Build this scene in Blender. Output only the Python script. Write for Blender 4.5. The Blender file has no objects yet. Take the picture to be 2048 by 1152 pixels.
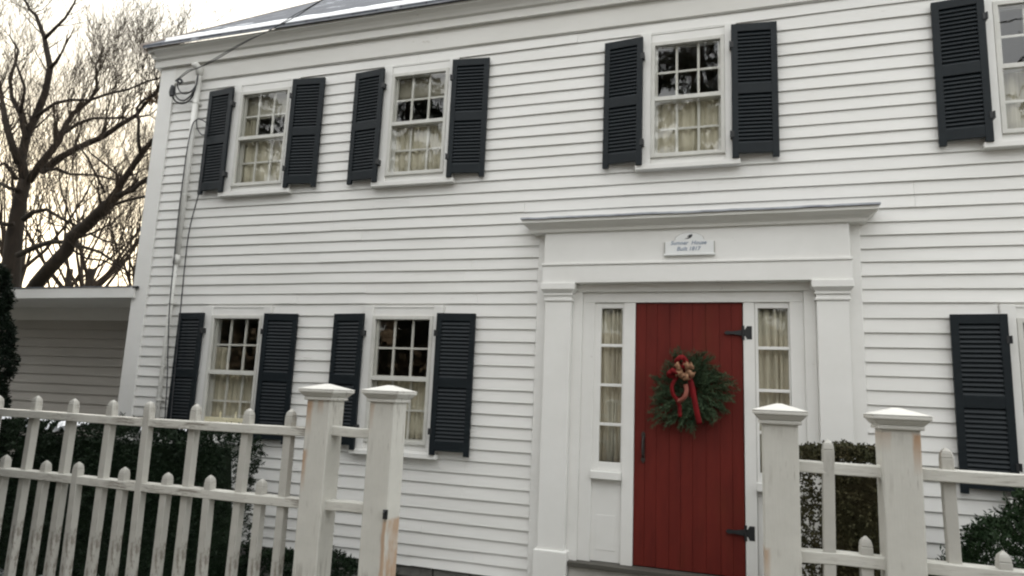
# White clapboard house behind a picket fence, bare winter trees, low hazy sun.
# Metres. X runs along the facade, +Y goes away from the viewer through the facade plane (Y = 0),
# Z is measured from the photographer's eye level (so the yard lies at GZ).
import bpy, bmesh, math, random
from mathutils import Vector, Matrix
random.seed(7)
R = math.radians
C = bpy.context.scene.collection
GZ = -1.95
CAM_Y = -6.18324
FPX = 1350.0                                   # focal length for a 2048 px wide frame
YAW, PITCH, ROLL = -0.320208, 0.160075, 0.042725

# ------------------------------------------------------------------ camera basis
def basis():
    cy, sy, cp, sp, cr, sr = math.cos(YAW), math.sin(YAW), math.cos(PITCH), math.sin(PITCH), math.cos(ROLL), math.sin(ROLL)
    F = Vector((sy*cp, cy*cp, sp)); r = Vector((cy, -sy, 0)); u = r.cross(F)
    return cr*r + sr*u, -sr*r + cr*u, F
CR, CU, CF = basis()
def at(px, py, Y):
    """the point at depth Y that the photograph shows at pixel px, py (2048 x 1152)"""
    d = CF + CR*((px-1024)/FPX) - CU*((py-576)/FPX)
    t = (Y-CAM_Y)/d.y
    return Vector((d.x*t, Y, d.z*t))

# ------------------------------------------------------------------ object helpers
ORG = {}
def put(o, label=None, cat=None, group=None, kind=None):
    if label: o['label'] = label
    if cat: o['category'] = cat
    if group: o['group'] = group
    if kind: o['kind'] = kind
    return o
def thing(name, loc, label, cat, group=None):
    o = bpy.data.objects.new(name, None); C.objects.link(o)
    o.empty_display_size = .1
    o.location = loc; ORG[o] = Vector(loc)
    return put(o, label, cat, group)
class MB:
    def __init__(s): s.v = []; s.f = []
    def quad(s, a, b, c, d):
        n = len(s.v); s.v += [tuple(a), tuple(b), tuple(c), tuple(d)]; s.f.append((n, n+1, n+2, n+3))
    def tri(s, a, b, c):
        n = len(s.v); s.v += [tuple(a), tuple(b), tuple(c)]; s.f.append((n, n+1, n+2))
    def box(s, x0, x1, y0, y1, z0, z1):
        n = len(s.v)
        for z in (z0, z1):
            s.v += [(x0, y0, z), (x1, y0, z), (x1, y1, z), (x0, y1, z)]
        s.f += [tuple(n+i for i in q) for q in ((3,2,1,0), (4,5,6,7), (0,1,5,4), (1,2,6,5), (2,3,7,6), (3,0,4,7))]
    def frust(s, x0, x1, y0, y1, z0, z1, ins):
        n = len(s.v)
        s.v += [(x0, y0, z0), (x1, y0, z0), (x1, y1, z0), (x0, y1, z0)]
        s.v += [(x0+ins, y0+ins, z1), (x1-ins, y0+ins, z1), (x1-ins, y1-ins, z1), (x0+ins, y1-ins, z1)]
        s.f += [tuple(n+i for i in q) for q in ((3,2,1,0), (4,5,6,7), (0,1,5,4), (1,2,6,5), (2,3,7,6), (3,0,4,7))]
    def extrude(s, prof, x0, x1):
        """closed profile in (y, z), swept along X"""
        n = len(s.v); k = len(prof)
        s.v += [(x0, y, z) for y, z in prof] + [(x1, y, z) for y, z in prof]
        for i in range(k):
            j = (i+1) % k; s.f.append((n+i, n+j, n+k+j, n+k+i))
        s.f.append(tuple(n+i for i in reversed(range(k)))); s.f.append(tuple(n+k+i for i in range(k)))
    def prism(s, prof, y0, y1):
        """closed outline in (x, z), given thickness along Y"""
        n = len(s.v); k = len(prof)
        s.v += [(x, y0, z) for x, z in prof] + [(x, y1, z) for x, z in prof]
        for i in range(k):
            j = (i+1) % k; s.f.append((n+j, n+i, n+k+i, n+k+j))
        s.f.append(tuple(n+i for i in range(k))); s.f.append(tuple(n+k+i for i in reversed(range(k))))
    def tube(s, pts, rad, k=6, caps=True):
        pts = [Vector(p) for p in pts]
        if not hasattr(rad, '__len__'): rad = [rad]*len(pts)
        n0 = len(s.v); ref = None
        for i, p in enumerate(pts):
            d = (pts[min(i+1, len(pts)-1)] - pts[max(i-1, 0)])
            d = d.normalized() if d.length > 1e-9 else Vector((0, 0, 1))
            if ref is None: ref = d.orthogonal().normalized()
            ref = (ref - d*ref.dot(d))
            ref = ref.normalized() if ref.length > 1e-6 else d.orthogonal().normalized()
            b = d.cross(ref)
            for j in range(k):
                a = 2*math.pi*j/k
                s.v.append(tuple(p + (ref*math.cos(a) + b*math.sin(a))*rad[i]))
        for i in range(len(pts)-1):
            for j in range(k):
                a = n0+i*k+j; b_ = n0+i*k+(j+1) % k
                s.f.append((a, b_, b_+k, a+k))
        if caps:
            s.f.append(tuple(n0+j for j in reversed(range(k)))); e = n0+(len(pts)-1)*k
            s.f.append(tuple(e+j for j in range(k)))
    def leaf(s, p, d, L, w, n=None):
        d = d.normalized(); n = n or Vector((random.gauss(0,1), random.gauss(0,1), random.gauss(0,1)))
        t = d.cross(n)
        t = t.normalized()*w if t.length > 1e-6 else d.orthogonal()*w
        s.quad(p, p+d*L*.5+t, p+d*L, p+d*L*.5-t)
    def build(s, name, m, parent=None, org=None, smooth=False, bevel=0):
        o0 = ORG[parent] if parent is not None else Vector((0, 0, 0))
        o1 = Vector(org) if org is not None else o0
        me = bpy.data.meshes.new(name)
        me.from_pydata([(x-o1.x, y-o1.y, z-o1.z) for x, y, z in s.v], [], s.f)
        if smooth:                          # weld so that shading and thickness run on across the faces
            bm = bmesh.new(); bm.from_mesh(me); bmesh.ops.remove_doubles(bm, verts=bm.verts, dist=1e-5); bm.to_mesh(me); bm.free()
            for p in me.polygons: p.use_smooth = True
        me.materials.append(m); me.update()
        o = bpy.data.objects.new(name, me); C.objects.link(o)
        o.location = o1-o0
        if parent is not None: o.parent = parent
        ORG[o] = o1
        if bevel:
            b = o.modifiers.new('bevel', 'BEVEL'); b.width = bevel; b.segments = 2; b.limit_method = 'ANGLE'; b.angle_limit = R(40)
        return o
def copy_tree(o, parent=None):
    c = o.copy(); C.objects.link(c); c.parent = parent
    for ch in list(o.children): copy_tree(ch, c)
    return c

# ------------------------------------------------------------------ materials
def new_mat(name):
    m = bpy.data.materials.new(name); m.use_nodes = True
    nt = m.node_tree; bs = nt.nodes['Principled BSDF']
    return m, nt, bs
def N(nt, t, **kw):
    n = nt.nodes.new(t)
    for k, v in kw.items():
        if k in n.inputs: n.inputs[k].default_value = v
        else: setattr(n, k, v)
    return n
def ramp(nt, fac, stops):
    r = nt.nodes.new('ShaderNodeValToRGB')
    el = r.color_ramp.elements
    while len(el) < len(stops): el.new(.5)
    for e, (p, c) in zip(el, stops): e.position = p; e.color = (*c, 1) if len(c) == 3 else c
    nt.links.new(fac, r.inputs['Fac']); return r.outputs['Color']
def mixc(nt, fac, a, b, mode='MIX'):
    n = nt.nodes.new('ShaderNodeMix'); n.data_type = 'RGBA'; n.blend_type = mode
    for s_, v in ((n.inputs['Factor'], fac), (n.inputs['A'], a), (n.inputs['B'], b)):
        if hasattr(v, 'is_linked'): nt.links.new(v, s_)
        else: s_.default_value = v if not isinstance(v, tuple) else (*v, 1)[:4]
    return n.outputs['Result']
def noise(nt, scale, detail=4, rough=.55, stretch=(1, 1, 1), coord='Object', loc=(0, 0, 0)):
    tc = nt.nodes.new('ShaderNodeTexCoord'); mp = nt.nodes.new('ShaderNodeMapping')
    mp.inputs['Scale'].default_value = stretch; mp.inputs['Location'].default_value = loc
    nt.links.new(tc.outputs[coord], mp.inputs['Vector'])
    n = nt.nodes.new('ShaderNodeTexNoise')
    n.inputs['Scale'].default_value = scale; n.inputs['Detail'].default_value = detail; n.inputs['Roughness'].default_value = rough
    nt.links.new(mp.outputs[0], n.inputs['Vector']); return n.outputs['Fac']
def bump(nt, bs, h, strength=.2, dist=.01):
    b = nt.nodes.new('ShaderNodeBump'); b.inputs['Strength'].default_value = strength; b.inputs['Distance'].default_value = dist
    nt.links.new(h, b.inputs['Height']); nt.links.new(b.outputs[0], bs.inputs['Normal'])
def chips(m, thr, col, scale, stretch):
    nt = m.node_tree; bs = nt.nodes['Principled BSDF']; old = bs.inputs['Base Color'].links[0].from_socket
    a = ramp(nt, noise(nt, scale, 9, .75, stretch, loc=(4.3, 1.1, 7.7)), ((thr, (0, 0, 0)), (thr+.03, (1, 1, 1))))
    b = ramp(nt, noise(nt, .9, 3, .6, (1, 1, 1.5), loc=(.3, 5.1, 2.7)), ((.5, (0, 0, 0)), (.68, (1, 1, 1))))
    nt.links.new(mixc(nt, mixc(nt, 1.0, a, b, 'MULTIPLY'), old, col), bs.inputs['Base Color'])
def paint(name, c, c2, rough=.5, scale=3, stretch=(1, 1, 1), bstr=.12, bscale=40):
    m, nt, bs = new_mat(name)
    nt.links.new(ramp(nt, noise(nt, scale, 5, .6, stretch), ((.35, c), (.75, c2))), bs.inputs['Base Color'])
    bs.inputs['Roughness'].default_value = rough
    bump(nt, bs, noise(nt, bscale, 3, .6, stretch), bstr, .004)
    return m
def weathered(name, c, wood, stretch, rust=.0, cracks=.5):
    """old paint: cracks down to grey wood, faint mottling, rust stains"""
    m, nt, bs = new_mat(name)
    base = ramp(nt, noise(nt, 6, 5, .65), ((.3, tuple(x*.86 for x in c)), (.7, c)))
    ck = ramp(nt, noise(nt, 9, 8, .72, stretch), ((cracks, (0, 0, 0)), (cracks+.05, (1, 1, 1))))
    patch = ramp(nt, noise(nt, 3.1, 3, .6, (1, 1, 1), loc=(3, 7, 1)), ((.45, (0, 0, 0)), (.62, (1, 1, 1))))
    fac = mixc(nt, 1.0, ck, patch, 'MULTIPLY')
    col = mixc(nt, fac, base, wood)
    if rust > 0:
        rs = ramp(nt, noise(nt, 5, 4, .6, (1, 1, .45), loc=(1.7, 4.2, 9.1)), ((1-rust, (0, 0, 0)), (1-rust+.16, (.75, .75, .75))))
        col = mixc(nt, rs, col, (.42, .21, .07))
    nt.links.new(col, bs.inputs['Base Color']); bs.inputs['Roughness'].default_value = .6
    bump(nt, bs, noise(nt, 14, 8, .72, stretch), .35, .006)
    return m
M = {}
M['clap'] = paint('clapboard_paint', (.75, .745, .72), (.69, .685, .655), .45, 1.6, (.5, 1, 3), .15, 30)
M['wing'] = paint('wing_paint_shaded', (.43, .405, .365), (.36, .34, .305), .5, 1.6, (.5, 1, 3), .15, 30)  # paint darkened beyond its own tan to carry the wing's shade
M['trim'] = paint('trim_paint', (.77, .765, .74), (.71, .705, .675), .42, 2.2, (1, 1, 1), .1, 40)
M['trimdirty'] = paint('eave_paint', (.73, .72, .685), (.64, .63, .59), .5, 1.2, (.6, 1, 2), .1, 25)
M['sash'] = paint('sash_paint', (.62, .615, .575), (.54, .535, .495), .4, 8, (1, 1, 1), .08, 60)
M['shutter'] = paint('shutter_paint', (.0055, .0092, .0122), (.0095, .0145, .0175), .5, 5, (1, 1, 2), .15, 30)
M['iron'] = paint('black_iron', (.010, .012, .014), (.02, .021, .022), .5, 20, (1, 1, 1), .2, 60)
M['cable'] = paint('cable_rubber', (.022, .024, .027), (.05, .052, .056), .55, 10)
M['conduit'] = paint('conduit_paint', (.70, .695, .665), (.60, .595, .555), .45, 4, (1, 1, .3))
M['lead'] = paint('lead_flashing', (.19, .20, .23), (.42, .44, .47), .5, 3, (1, 1, 1), .3, 12)
M['snow'] = paint('snow', (.90, .91, .93), (.84, .86, .89), .6, 6, (1, 1, 1), .6, 12)
M['board'] = paint('sign_board', (.76, .77, .76), (.69, .70, .69), .4, 6)
M['rim'] = paint('sign_rim', (.30, .28, .24), (.22, .21, .18), .6, 10)
M['letter'] = paint('blue_lettering', (.20, .25, .34), (.28, .33, .41), .5, 30)
M['brass'] = paint('dark_handle', (.018, .016, .015), (.045, .035, .03), .4, 30)
M['post'] = weathered('post_paint', (.66, .65, .585), (.27, .25, .22), (6, 6, .5), .32, .55)
def rust_runs(m, spots):
    nt = m.node_tree; bs = nt.nodes['Principled BSDF']; col = bs.inputs['Base Color'].links[0].from_socket
    tc = nt.nodes.new('ShaderNodeTexCoord'); sp = nt.nodes.new('ShaderNodeSeparateXYZ'); nt.links.new(tc.outputs['Object'], sp.inputs[0])
    def mth(op, a, b=None):
        n = nt.nodes.new('ShaderNodeMath'); n.operation = op; n.use_clamp = False
        for k, v in ((0, a), (1, b)):
            if v is None: continue
            if hasattr(v, 'is_linked'): nt.links.new(v, n.inputs[k])
            else: n.inputs[k].default_value = v
        return n.outputs[0]
    wob = mth('MULTIPLY', mth('SUBTRACT', noise(nt, 9, 4, .6, (1, 1, .5)), .5), .035)
    for x, w_, z0, z1, k in spots:
        fx = mth('SUBTRACT', 1.0, mth('DIVIDE', mth('ABSOLUTE', mth('SUBTRACT', mth('ADD', sp.outputs['X'], wob), x)), w_))
        fz = mth('MINIMUM', mth('DIVIDE', mth('SUBTRACT', z1, sp.outputs['Z']), .03), mth('DIVIDE', mth('SUBTRACT', sp.outputs['Z'], z0), .25))
        f = mth('MULTIPLY', mth('MINIMUM', mth('MAXIMUM', mth('MINIMUM', fx, fz), 0.0), .55), k)
        col = mixc(nt, f, col, (.36, .17, .05))
    nt.links.new(col, bs.inputs['Base Color'])
for i_, sp_ in enumerate([[(-.058, .03, 1.72, 1.90, 1.2), (.012, .018, 1.82, 1.90, 1.5), (-.066, .03, 1.45, 1.66, 1.1)], [(.057, .014, -.2, 1.370, 1.1), (-.06, .02, 1.75, 1.90, .7)], [(-.07, .03, 1.25, 1.42, 1.0)], [(.055, .022, 1.72, 1.885, 1.3), (-.055, .02, 1.80, 1.885, 1.0), (.068, .016, 1.20, 1.38, 1.0)]]):
    M['post%d' % i_] = weathered('post_paint', (.585, .575, .525), (.27, .25, .22), (6, 6, .5), .17, .52); rust_runs(M['post%d' % i_], sp_)
M['rail'] = weathered('rail_paint', (.585, .575, .525), (.25, .23, .20), (.7, 5, 6), .16, .51)
M['picket'] = weathered('picket_paint', (.48, .47, .43), (.23, .21, .18), (5, 5, 1.3), .10, .50)
M['cap'] = weathered('cap_paint', (.64, .63, .585), (.22, .20, .175), (1.4, 4, 4), .22, .545)
M['curtain'] = paint('curtain_cloth', (.52, .49, .385), (.42, .395, .30), .9, 5, (2, 2, .3), .05, 80)
M['greycloth'] = paint('sheer_cloth', (.47, .445, .355), (.24, .23, .185), .9, 4, (9, 2, .35), .05, 80)
M['shade'] = paint('shade_cloth', (.40, .385, .315), (.34, .325, .265), .9, 3)
M['candle'] = paint('candle_wax', (.90, .84, .62), (.84, .77, .54), .5, 4)
M['room'] = paint('room_wall', (.45, .40, .33), (.36, .32, .26), .9, 1.5)
M['bark'] = paint('bark', (.026, .020, .015), (.012, .010, .008), .9, 6, (1, 1, .3), .8, 18)
M['twig'] = paint('twig_bark', (.045, .034, .025), (.026, .020, .015), .9, 3)
M['stone'] = paint('foundation_stone', (.17, .165, .15), (.07, .068, .062), .85, 9, (1, 1, 1), .8, 14)
M['step'] = paint('step_wood', (.075, .07, .058), (.045, .042, .036), .7, 5, (.4, 3, 3), .3, 30)
M['riser'] = paint('riser_paint', (.50, .49, .46), (.36, .35, .32), .6, 5)
M['cone'] = paint('pine_cone', (.13, .06, .035), (.36, .21, .12), .7, 38)
M['pink'] = paint('faded_ribbon', (.20, .06, .045), (.27, .10, .07), .6, 20)
M['ribbon'] = paint('red_ribbon', (.165, .008, .010), (.10, .005, .007), .75, 12)
M['needles'] = paint('spruce_needles', (.034, .060, .032), (.080, .115, .060), .6, 14)
M['yew'] = paint('yew_leaf', (.007, .015, .007), (.015, .028, .012), .55, 5)
M['yew2'] = paint('yew_leaf_light', (.010, .024, .009), (.022, .040, .015), .55, 5)
M['boxwood'] = paint('boxwood_winter_leaf', (.055, .045, .022), (.034, .040, .018), .6, 3)
M['arbor'] = paint('arborvitae_leaf', (.005, .010, .006), (.010, .018, .009), .6, 4)
M['conifer'] = paint('conifer_needles', (.014, .020, .013), (.030, .037, .022), .7, 1)
M['beech'] = paint('beech_leaf', (.26, .19, .12), (.17, .13, .085), .8, .8)
M['deadleaf'] = paint('dead_leaf', (.10, .065, .04), (.16, .11, .07), .8, 9)

chips(M['clap'], .64, (.40, .38, .34), 7, (.6, 2, 5)); chips(M['trim'], .66, (.36, .33, .29), 9, (1, 2, 1)); chips(M['trimdirty'], .64, (.36, .33, .28), 7, (.6, 2, 4))
for k_ in ('yew', 'yew2', 'boxwood', 'arbor', 'needles', 'conifer', 'deadleaf', 'twig', 'bark', 'ribbon', 'pink', 'cone'):
    M[k_].node_tree.nodes['Principled BSDF'].inputs['Specular IOR Level'].default_value = .15
M['shutter'].node_tree.nodes['Principled BSDF'].inputs['Specular IOR Level'].default_value = .25
m, nt, bs = new_mat('door_paint'); M['door'] = m
c = ramp(nt, noise(nt, 3, 6, .65, (3, 1, .5)), ((.28, (.150, .0215, .0155)), (.72, (.092, .0140, .0110))))
st = ramp(nt, noise(nt, 1.7, 3, .6, (1.6, 1, .8), loc=(2.2, 0, 1.3)), ((.55, (0, 0, 0)), (.75, (.5, .5, .5))))
nt.links.new(mixc(nt, st, c, (.11, .028, .013)), bs.inputs['Base Color']); bs.inputs['Roughness'].default_value = .5; bs.inputs['Specular IOR Level'].default_value = .15
bump(nt, bs, noise(nt, 25, 4, .6, (4, 1, .3)), .12, .004)

m, nt, bs = new_mat('roof_shingles'); M['roof'] = m
tc = N(nt, 'ShaderNodeTexCoord'); mp = N(nt, 'ShaderNodeMapping'); nt.links.new(tc.outputs['Object'], mp.inputs['Vector'])
mp.inputs['Rotation'].default_value = (R(-38.3), 0, 0)
bt = N(nt, 'ShaderNodeTexBrick', Scale=1.0); bt.inputs['Brick Width'].default_value = .3; bt.inputs['Row Height'].default_value = .13
bt.inputs['Mortar Size'].default_value = .012
bt.inputs['Color1'].default_value = (.075, .083, .10, 1); bt.inputs['Color2'].default_value = (.13, .14, .16, 1); bt.inputs['Mortar'].default_value = (.05, .05, .06, 1)
nt.links.new(mp.outputs[0], bt.inputs['Vector'])
fr = ramp(nt, noise(nt, 2.4, 6, .7, (.7, 1, 1)), ((.585, (0, 0, 0)), (.66, (.7, .7, .7))))
nt.links.new(mixc(nt, fr, bt.outputs['Color'], (.55, .57, .61)), bs.inputs['Base Color']); bs.inputs['Roughness'].default_value = .85

m, nt, bs = new_mat('rake_wood'); M['rake'] = m
nt.links.new(ramp(nt, noise(nt, 5, 4), ((.3, (.20, .155, .125)), (.7, (.33, .28, .24)))), bs.inputs['Base Color'])

m, nt, bs = new_mat('window_glass'); M['glass'] = m       # one thin pane: mirror-like share by Fresnel, rest straight through
tr = N(nt, 'ShaderNodeBsdfTransparent'); tr.inputs['Color'].default_value = (.985, .985, .97, 1)
gl = N(nt, 'ShaderNodeBsdfGlossy'); gl.inputs['Roughness'].default_value = .015; gl.inputs['Color'].default_value = (1, 1, 1, 1)
ge = N(nt, 'ShaderNodeNewGeometry'); dp = N(nt, 'ShaderNodeVectorMath', operation='DOT_PRODUCT')   # Schlick, the same from both sides
nt.links.new(ge.outputs['Normal'], dp.inputs[0]); nt.links.new(ge.outputs['Incoming'], dp.inputs[1])
def mnode(op, a, b=None):
    n = N(nt, 'ShaderNodeMath', operation=op)
    for k, v in ((0, a), (1, b)):
        if v is None: continue
        if hasattr(v, 'is_linked'): nt.links.new(v, n.inputs[k])
        else: n.inputs[k].default_value = v
    return n.outputs[0]
schlick = mnode('ADD', .085, mnode('MULTIPLY', .915, mnode('POWER', mnode('SUBTRACT', 1.0, mnode('ABSOLUTE', dp.outputs['Value'])), 5.0)))
bp = N(nt, 'ShaderNodeBump'); bp.inputs['Strength'].default_value = .10; bp.inputs['Distance'].default_value = .012
nt.links.new(noise(nt, 3.5, 2, .5, (2.6, 1, .7)), bp.inputs['Height'])
nt.links.new(bp.outputs[0], gl.inputs['Normal'])
mx = N(nt, 'ShaderNodeMixShader'); nt.links.new(schlick, mx.inputs[0]); nt.links.new(tr.outputs[0], mx.inputs[1]); nt.links.new(gl.outputs[0], mx.inputs[2])
nt.links.new(mx.outputs[0], nt.nodes['Material Output'].inputs['Surface'])

m, nt, bs = new_mat('yard_ground'); M['ground'] = m
c = ramp(nt, noise(nt, 8, 6, .7), ((.3, (.035, .04, .022)), (.7, (.075, .07, .045))))
sn = ramp(nt, noise(nt, .8, 6, .6), ((.55, (0, 0, 0)), (.62, (1, 1, 1))))
nt.links.new(mixc(nt, sn, c, (.74, .77, .82)), bs.inputs['Base Color']); bs.inputs['Roughness'].default_value = .9
bump(nt, bs, noise(nt, 10, 6, .7), .8, .03)
m, nt, bs = new_mat('asphalt'); M['asphalt'] = m
nt.links.new(ramp(nt, noise(nt, 40, 6, .7), ((.3, (.045, .045, .047)), (.7, (.075, .074, .072)))), bs.inputs['Base Color']); bs.inputs['Roughness'].default_value = .9
M['kerb'] = paint('granite_kerb', (.32, .31, .30), (.22, .22, .21), .8, 30)

# ------------------------------------------------------------------ house: shared measures
XL, XR = -6.775, 6.0                       # facade ends
WINS = [  # glass x0, x1, z0, z1, key
    (-5.485, -4.862, 2.307, 3.394, 'U1'), (-3.481, -2.878, 2.307, 3.394, 'U2'), (-.687, -.088, 2.307, 3.394, 'U3'),
    (2.122, 2.725, 2.307, 3.394, 'U4'), (4.11, 4.72, 2.307, 3.394, 'U5'),
    (-5.54, -4.931, -.465, .732, 'L1'), (-3.498, -2.885, -.465, .732, 'L2'), (2.122, 2.725, -.465, .732, 'L3'), (4.11, 4.72, -.465, .732, 'L4')]
CASE = .140
house = thing('clapboard_house', (-.384, 0, GZ), 'white two storey clapboard house with black shutters and a red front door', 'house')

# sheathing behind the clapboards (with window, door and sidelight openings), gable sides and back
openings = [(a-.035, b+.035, c_-.035, d+.035) for a, b, c_, d, k in WINS] + [(-1.225, .46, -1.42, .91)]
sh = MB()
xs = sorted({XL+.02, XR-.02} | {o[0] for o in openings} | {o[1] for o in openings})
zs = sorted({-1.62, 3.95} | {o[2] for o in openings} | {o[3] for o in openings})
for i in range(len(xs)-1):
    for j in range(len(zs)-1):
        cx, cz = (xs[i]+xs[i+1])/2, (zs[j]+zs[j+1])/2
        if any(o[0] < cx < o[1] and o[2] < cz < o[3] for o in openings): continue
        sh.quad((xs[i], 0, zs[j]), (xs[i+1], 0, zs[j]), (xs[i+1], 0, zs[j+1]), (xs[i], 0, zs[j+1]))
for a, b, c_, d in openings:                # reveals
    y1 = .12
    sh.quad((a, 0, c_), (a, 0, d), (a, y1, d), (a, y1, c_)); sh.quad((b, 0, d), (b, 0, c_), (b, y1, c_), (b, y1, d))
    sh.quad((a, 0, d), (b, 0, d), (b, y1, d), (a, y1, d)); sh.quad((b, 0, c_), (a, 0, c_), (a, y1, c_), (b, y1, c_))
sh.build('sheathing', M['trim'], house)
g = MB()
DEP = 8.4; RZ0 = 4.12; TANP = math.tan(R(38.3)); YR = DEP/2
for x in (XL, XR):
    g.prism([(0, 0)]*0 or [(x, -1.62), (x+.001, -1.62), (x+.001, 4.0), (x, 4.0)], .02, DEP)
    n = len(g.v)
    g.v += [(x, .0, 3.95), (x, DEP, 3.95), (x, YR, 3.95+(YR+.2)*TANP)]; g.f.append((n, n+1, n+2))
g.quad((XL, DEP, -1.62), (XR, DEP, -1.62), (XR, DEP, 4), (XL, DEP, 4))
g.build('side_wall', M['trim'], house)
rm = MB()
x0, x1, y1, z0, z1 = XL+.1, XR-.1, 3.2, -1.6, 3.9
rm.quad((x0, y1, z0), (x1, y1, z0), (x1, y1, z1), (x0, y1, z1))
rm.quad((x0, .13, z0), (x0, y1, z0), (x0, y1, z1), (x0, .13, z1)); rm.quad((x1, y1, z0), (x1, .13, z0), (x1, .13, z1), (x1, y1, z1))
for z in (z0, 1.4, 1.5, z1): rm.quad((x0, .13, z), (x1, .13, z), (x1, y1, z), (x0, y1, z))
for x in (-4.2, -1.7, .95, 3.5): rm.quad((x, .13, z0), (x, y1, z0), (x, y1, z1), (x, .13, z1))
rm.build('interior_room', M['room'], house)

# clapboards: each course split round the openings, random butt joints
courses = [3.775, 3.660, 3.546, 3.415, 3.290, 3.177, 3.058, 2.942, 2.827, 2.713, 2.600, 2.488, 2.378, 2.265, 2.154]
courses += [2.154-.1142*k for k in range(1, 11)] + [.898, .77, .649, .527, .408, .295, .179, .063, -.051, -.167, -.282, -.391, -.505, -.618,
            -.734, -.846, -.965, -1.084, -1.198, -1.311, -1.428, -1.530, -1.625]
blocked = [(a-CASE, b+CASE, c_-.165, d+.142) for a, b, c_, d, k in WINS] + [(-1.784, 1.022, -3, 1.60), (XL-1, -6.575, -5, 9)]
cl = MB(); rr = random.Random(3)
for i in range(len(courses)-1):
    zt, zb = courses[i], courses[i+1]
    segs = [(XL, XR)]
    for a, b, c_, d in blocked:
        if zb < d-.03 and zt > c_+.03:
            ns = []
            for s0, s1 in segs:
                if b <= s0 or a >= s1: ns.append((s0, s1)); continue
                if a > s0: ns.append((s0, a))
                if b < s1: ns.append((b, s1))
            segs = ns
    for s0, s1 in segs:
        cuts = [s0]
        while cuts[-1] < s1:
            nx = cuts[-1]+rr.uniform(1.6, 4.2); cuts.append(s1 if nx > s1-.5 else nx)
        for a, b in zip(cuts, cuts[1:]):
            dz = rr.uniform(-.002, .002); dy = rr.uniform(0, .0025)
            ph = rr.uniform(0, 6); n_ = max(1, int((b-a)/.55))
            def sag(x): return .0022*math.sin(x*1.9+ph)+.0014*math.sin(x*4.3+ph*2)
            def out(x): return .0016*math.sin(x*2.7+ph*3)
            prof = [(-.003, zt+.014), (-.0180-dy, zb+dz), (-.0180-dy+.006, zb+dz-.001), (-.007, zb+dz+.012), (-.001, zt+.014)]
            k0 = len(cl.v); K = len(prof); xs_ = [a+.0008+(b-a-.0016)*q/n_ for q in range(n_+1)]
            for x in xs_:
                for q, (y, z) in enumerate(prof):
                    cl.v.append((x, y-(out(x) if q in (1, 2) else 0), z+(sag(x) if q in (1, 2, 3) else 0)))
            for q in range(n_):
                for j in range(K):
                    j2 = (j+1) % K; cl.f.append((k0+q*K+j, k0+q*K+j2, k0+(q+1)*K+j2, k0+(q+1)*K+j))
            cl.f.append(tuple(k0+j for j in reversed(range(K)))); cl.f.append(tuple(k0+n_*K+j for j in range(K)))
cl.build('siding', M['clap'], house)

def board(name, m, boxes, parent=house, bevel=.003, **k):
    b = MB()
    for q in boxes: b.box(*q)
    return b.build(name, m, parent, bevel=bevel, **k)
board('corner_board', M['trim'], [(XL-.012, -6.575, -.032, .02, -1.62, 3.90), (XL-.03, XL-.012, -.028, .14, -1.62, 3.90)])
board('corner_board', M['trim'], [(XR-.2, XR+.012, -.032, .02, -1.62, 3.90)])
board('frieze_board', M['trimdirty'], [(XL-.035, XR+.03, -.030, -.001, 3.668, 3.90)], bevel=.004)
cn = MB()
cn.extrude([(-.02, 3.885), (-.074, 3.885), (-.074, 3.97), (-.10, 3.985), (-.112, 4.01), (-.135, 4.04), (-.165, 4.06), (-.175, 4.065), (-.175, 4.095), (-.02, 4.095)][::-1], XL-.06, XR+.05)
cn.build('cornice', M['trimdirty'], house)
cn = MB()                                   # the eave's end, returning round the corner
cn.box(XL-.10, XL-.0605, -.072, .5, 3.887, 3.985)
cn.frust(XL-.165, XL-.0605, -.165, .5, 4.062, 4.093, .0); cn.prism([(XL-.10, 3.985), (XL-.0605, 3.985), (XL-.0605, 4.062), (XL-.165, 4.062), (XL-.13, 4.03)], -.12, .5)
cn.build('cornice_return', M['trimdirty'], house)
# roof: one slab each side of the ridge, cut back at the left rake
rf = MB()
y0 = -.205; z0 = 4.105; zr = z0+(YR-y0)*TANP
rf.extrude([(y0, z0), (YR, zr), (DEP+.2, z0), (DEP+.2, z0+.03), (YR, zr+.035), (y0, z0+.03)], XL-.19, XR+.19)
roof = rf.build('roof', M['roof'], house)
rk = MB()
rk.extrude([(y0-.012, z0-.008), (YR, zr-.006), (YR, zr+.045), (y0-.012, z0+.042)][::-1], XL-.225, XL-.192)
rk.extrude([(y0+.02, z0-.07), (YR, zr-.07), (YR, zr-.008), (y0+.02, z0-.010)][::-1], XL-.20, XL-.15)
rk.build('rake_board', M['rake'], roof)
dr = MB(); dr.extrude([(y0-.008, z0-.012), (y0+.02, z0-.004), (y0+.02, z0+.001), (y0-.008, z0-.004)], XL-.18, XR+.18)
dr.build('drip_edge', M['lead'], roof)
sn = MB(); rr = random.Random(11); prev = None
xx = -6.62
while xx < XR:                              # ragged ribbon of snow left along the eave
    w = .10+.04*math.sin(xx*3.1)+rr.uniform(-.03, .03)
    if xx < -6.2: w *= max(.15, (xx+6.65)/.45)
    h = .042+rr.uniform(0, .012)
    yb = y0+w; A_ = [(xx, y0-.004, z0+.031), (xx, y0+.004, z0+.031+h*.8), (xx, y0+w*.5, z0+.031+w*.5*TANP+h), (xx, yb, z0+.030+w*TANP)]
    if prev:
        for a in range(3): sn.quad(prev[a], A_[a], A_[a+1], prev[a+1])
    prev = A_; xx += .11
sn.build('snow', M['snow'], roof, smooth=True)

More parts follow.
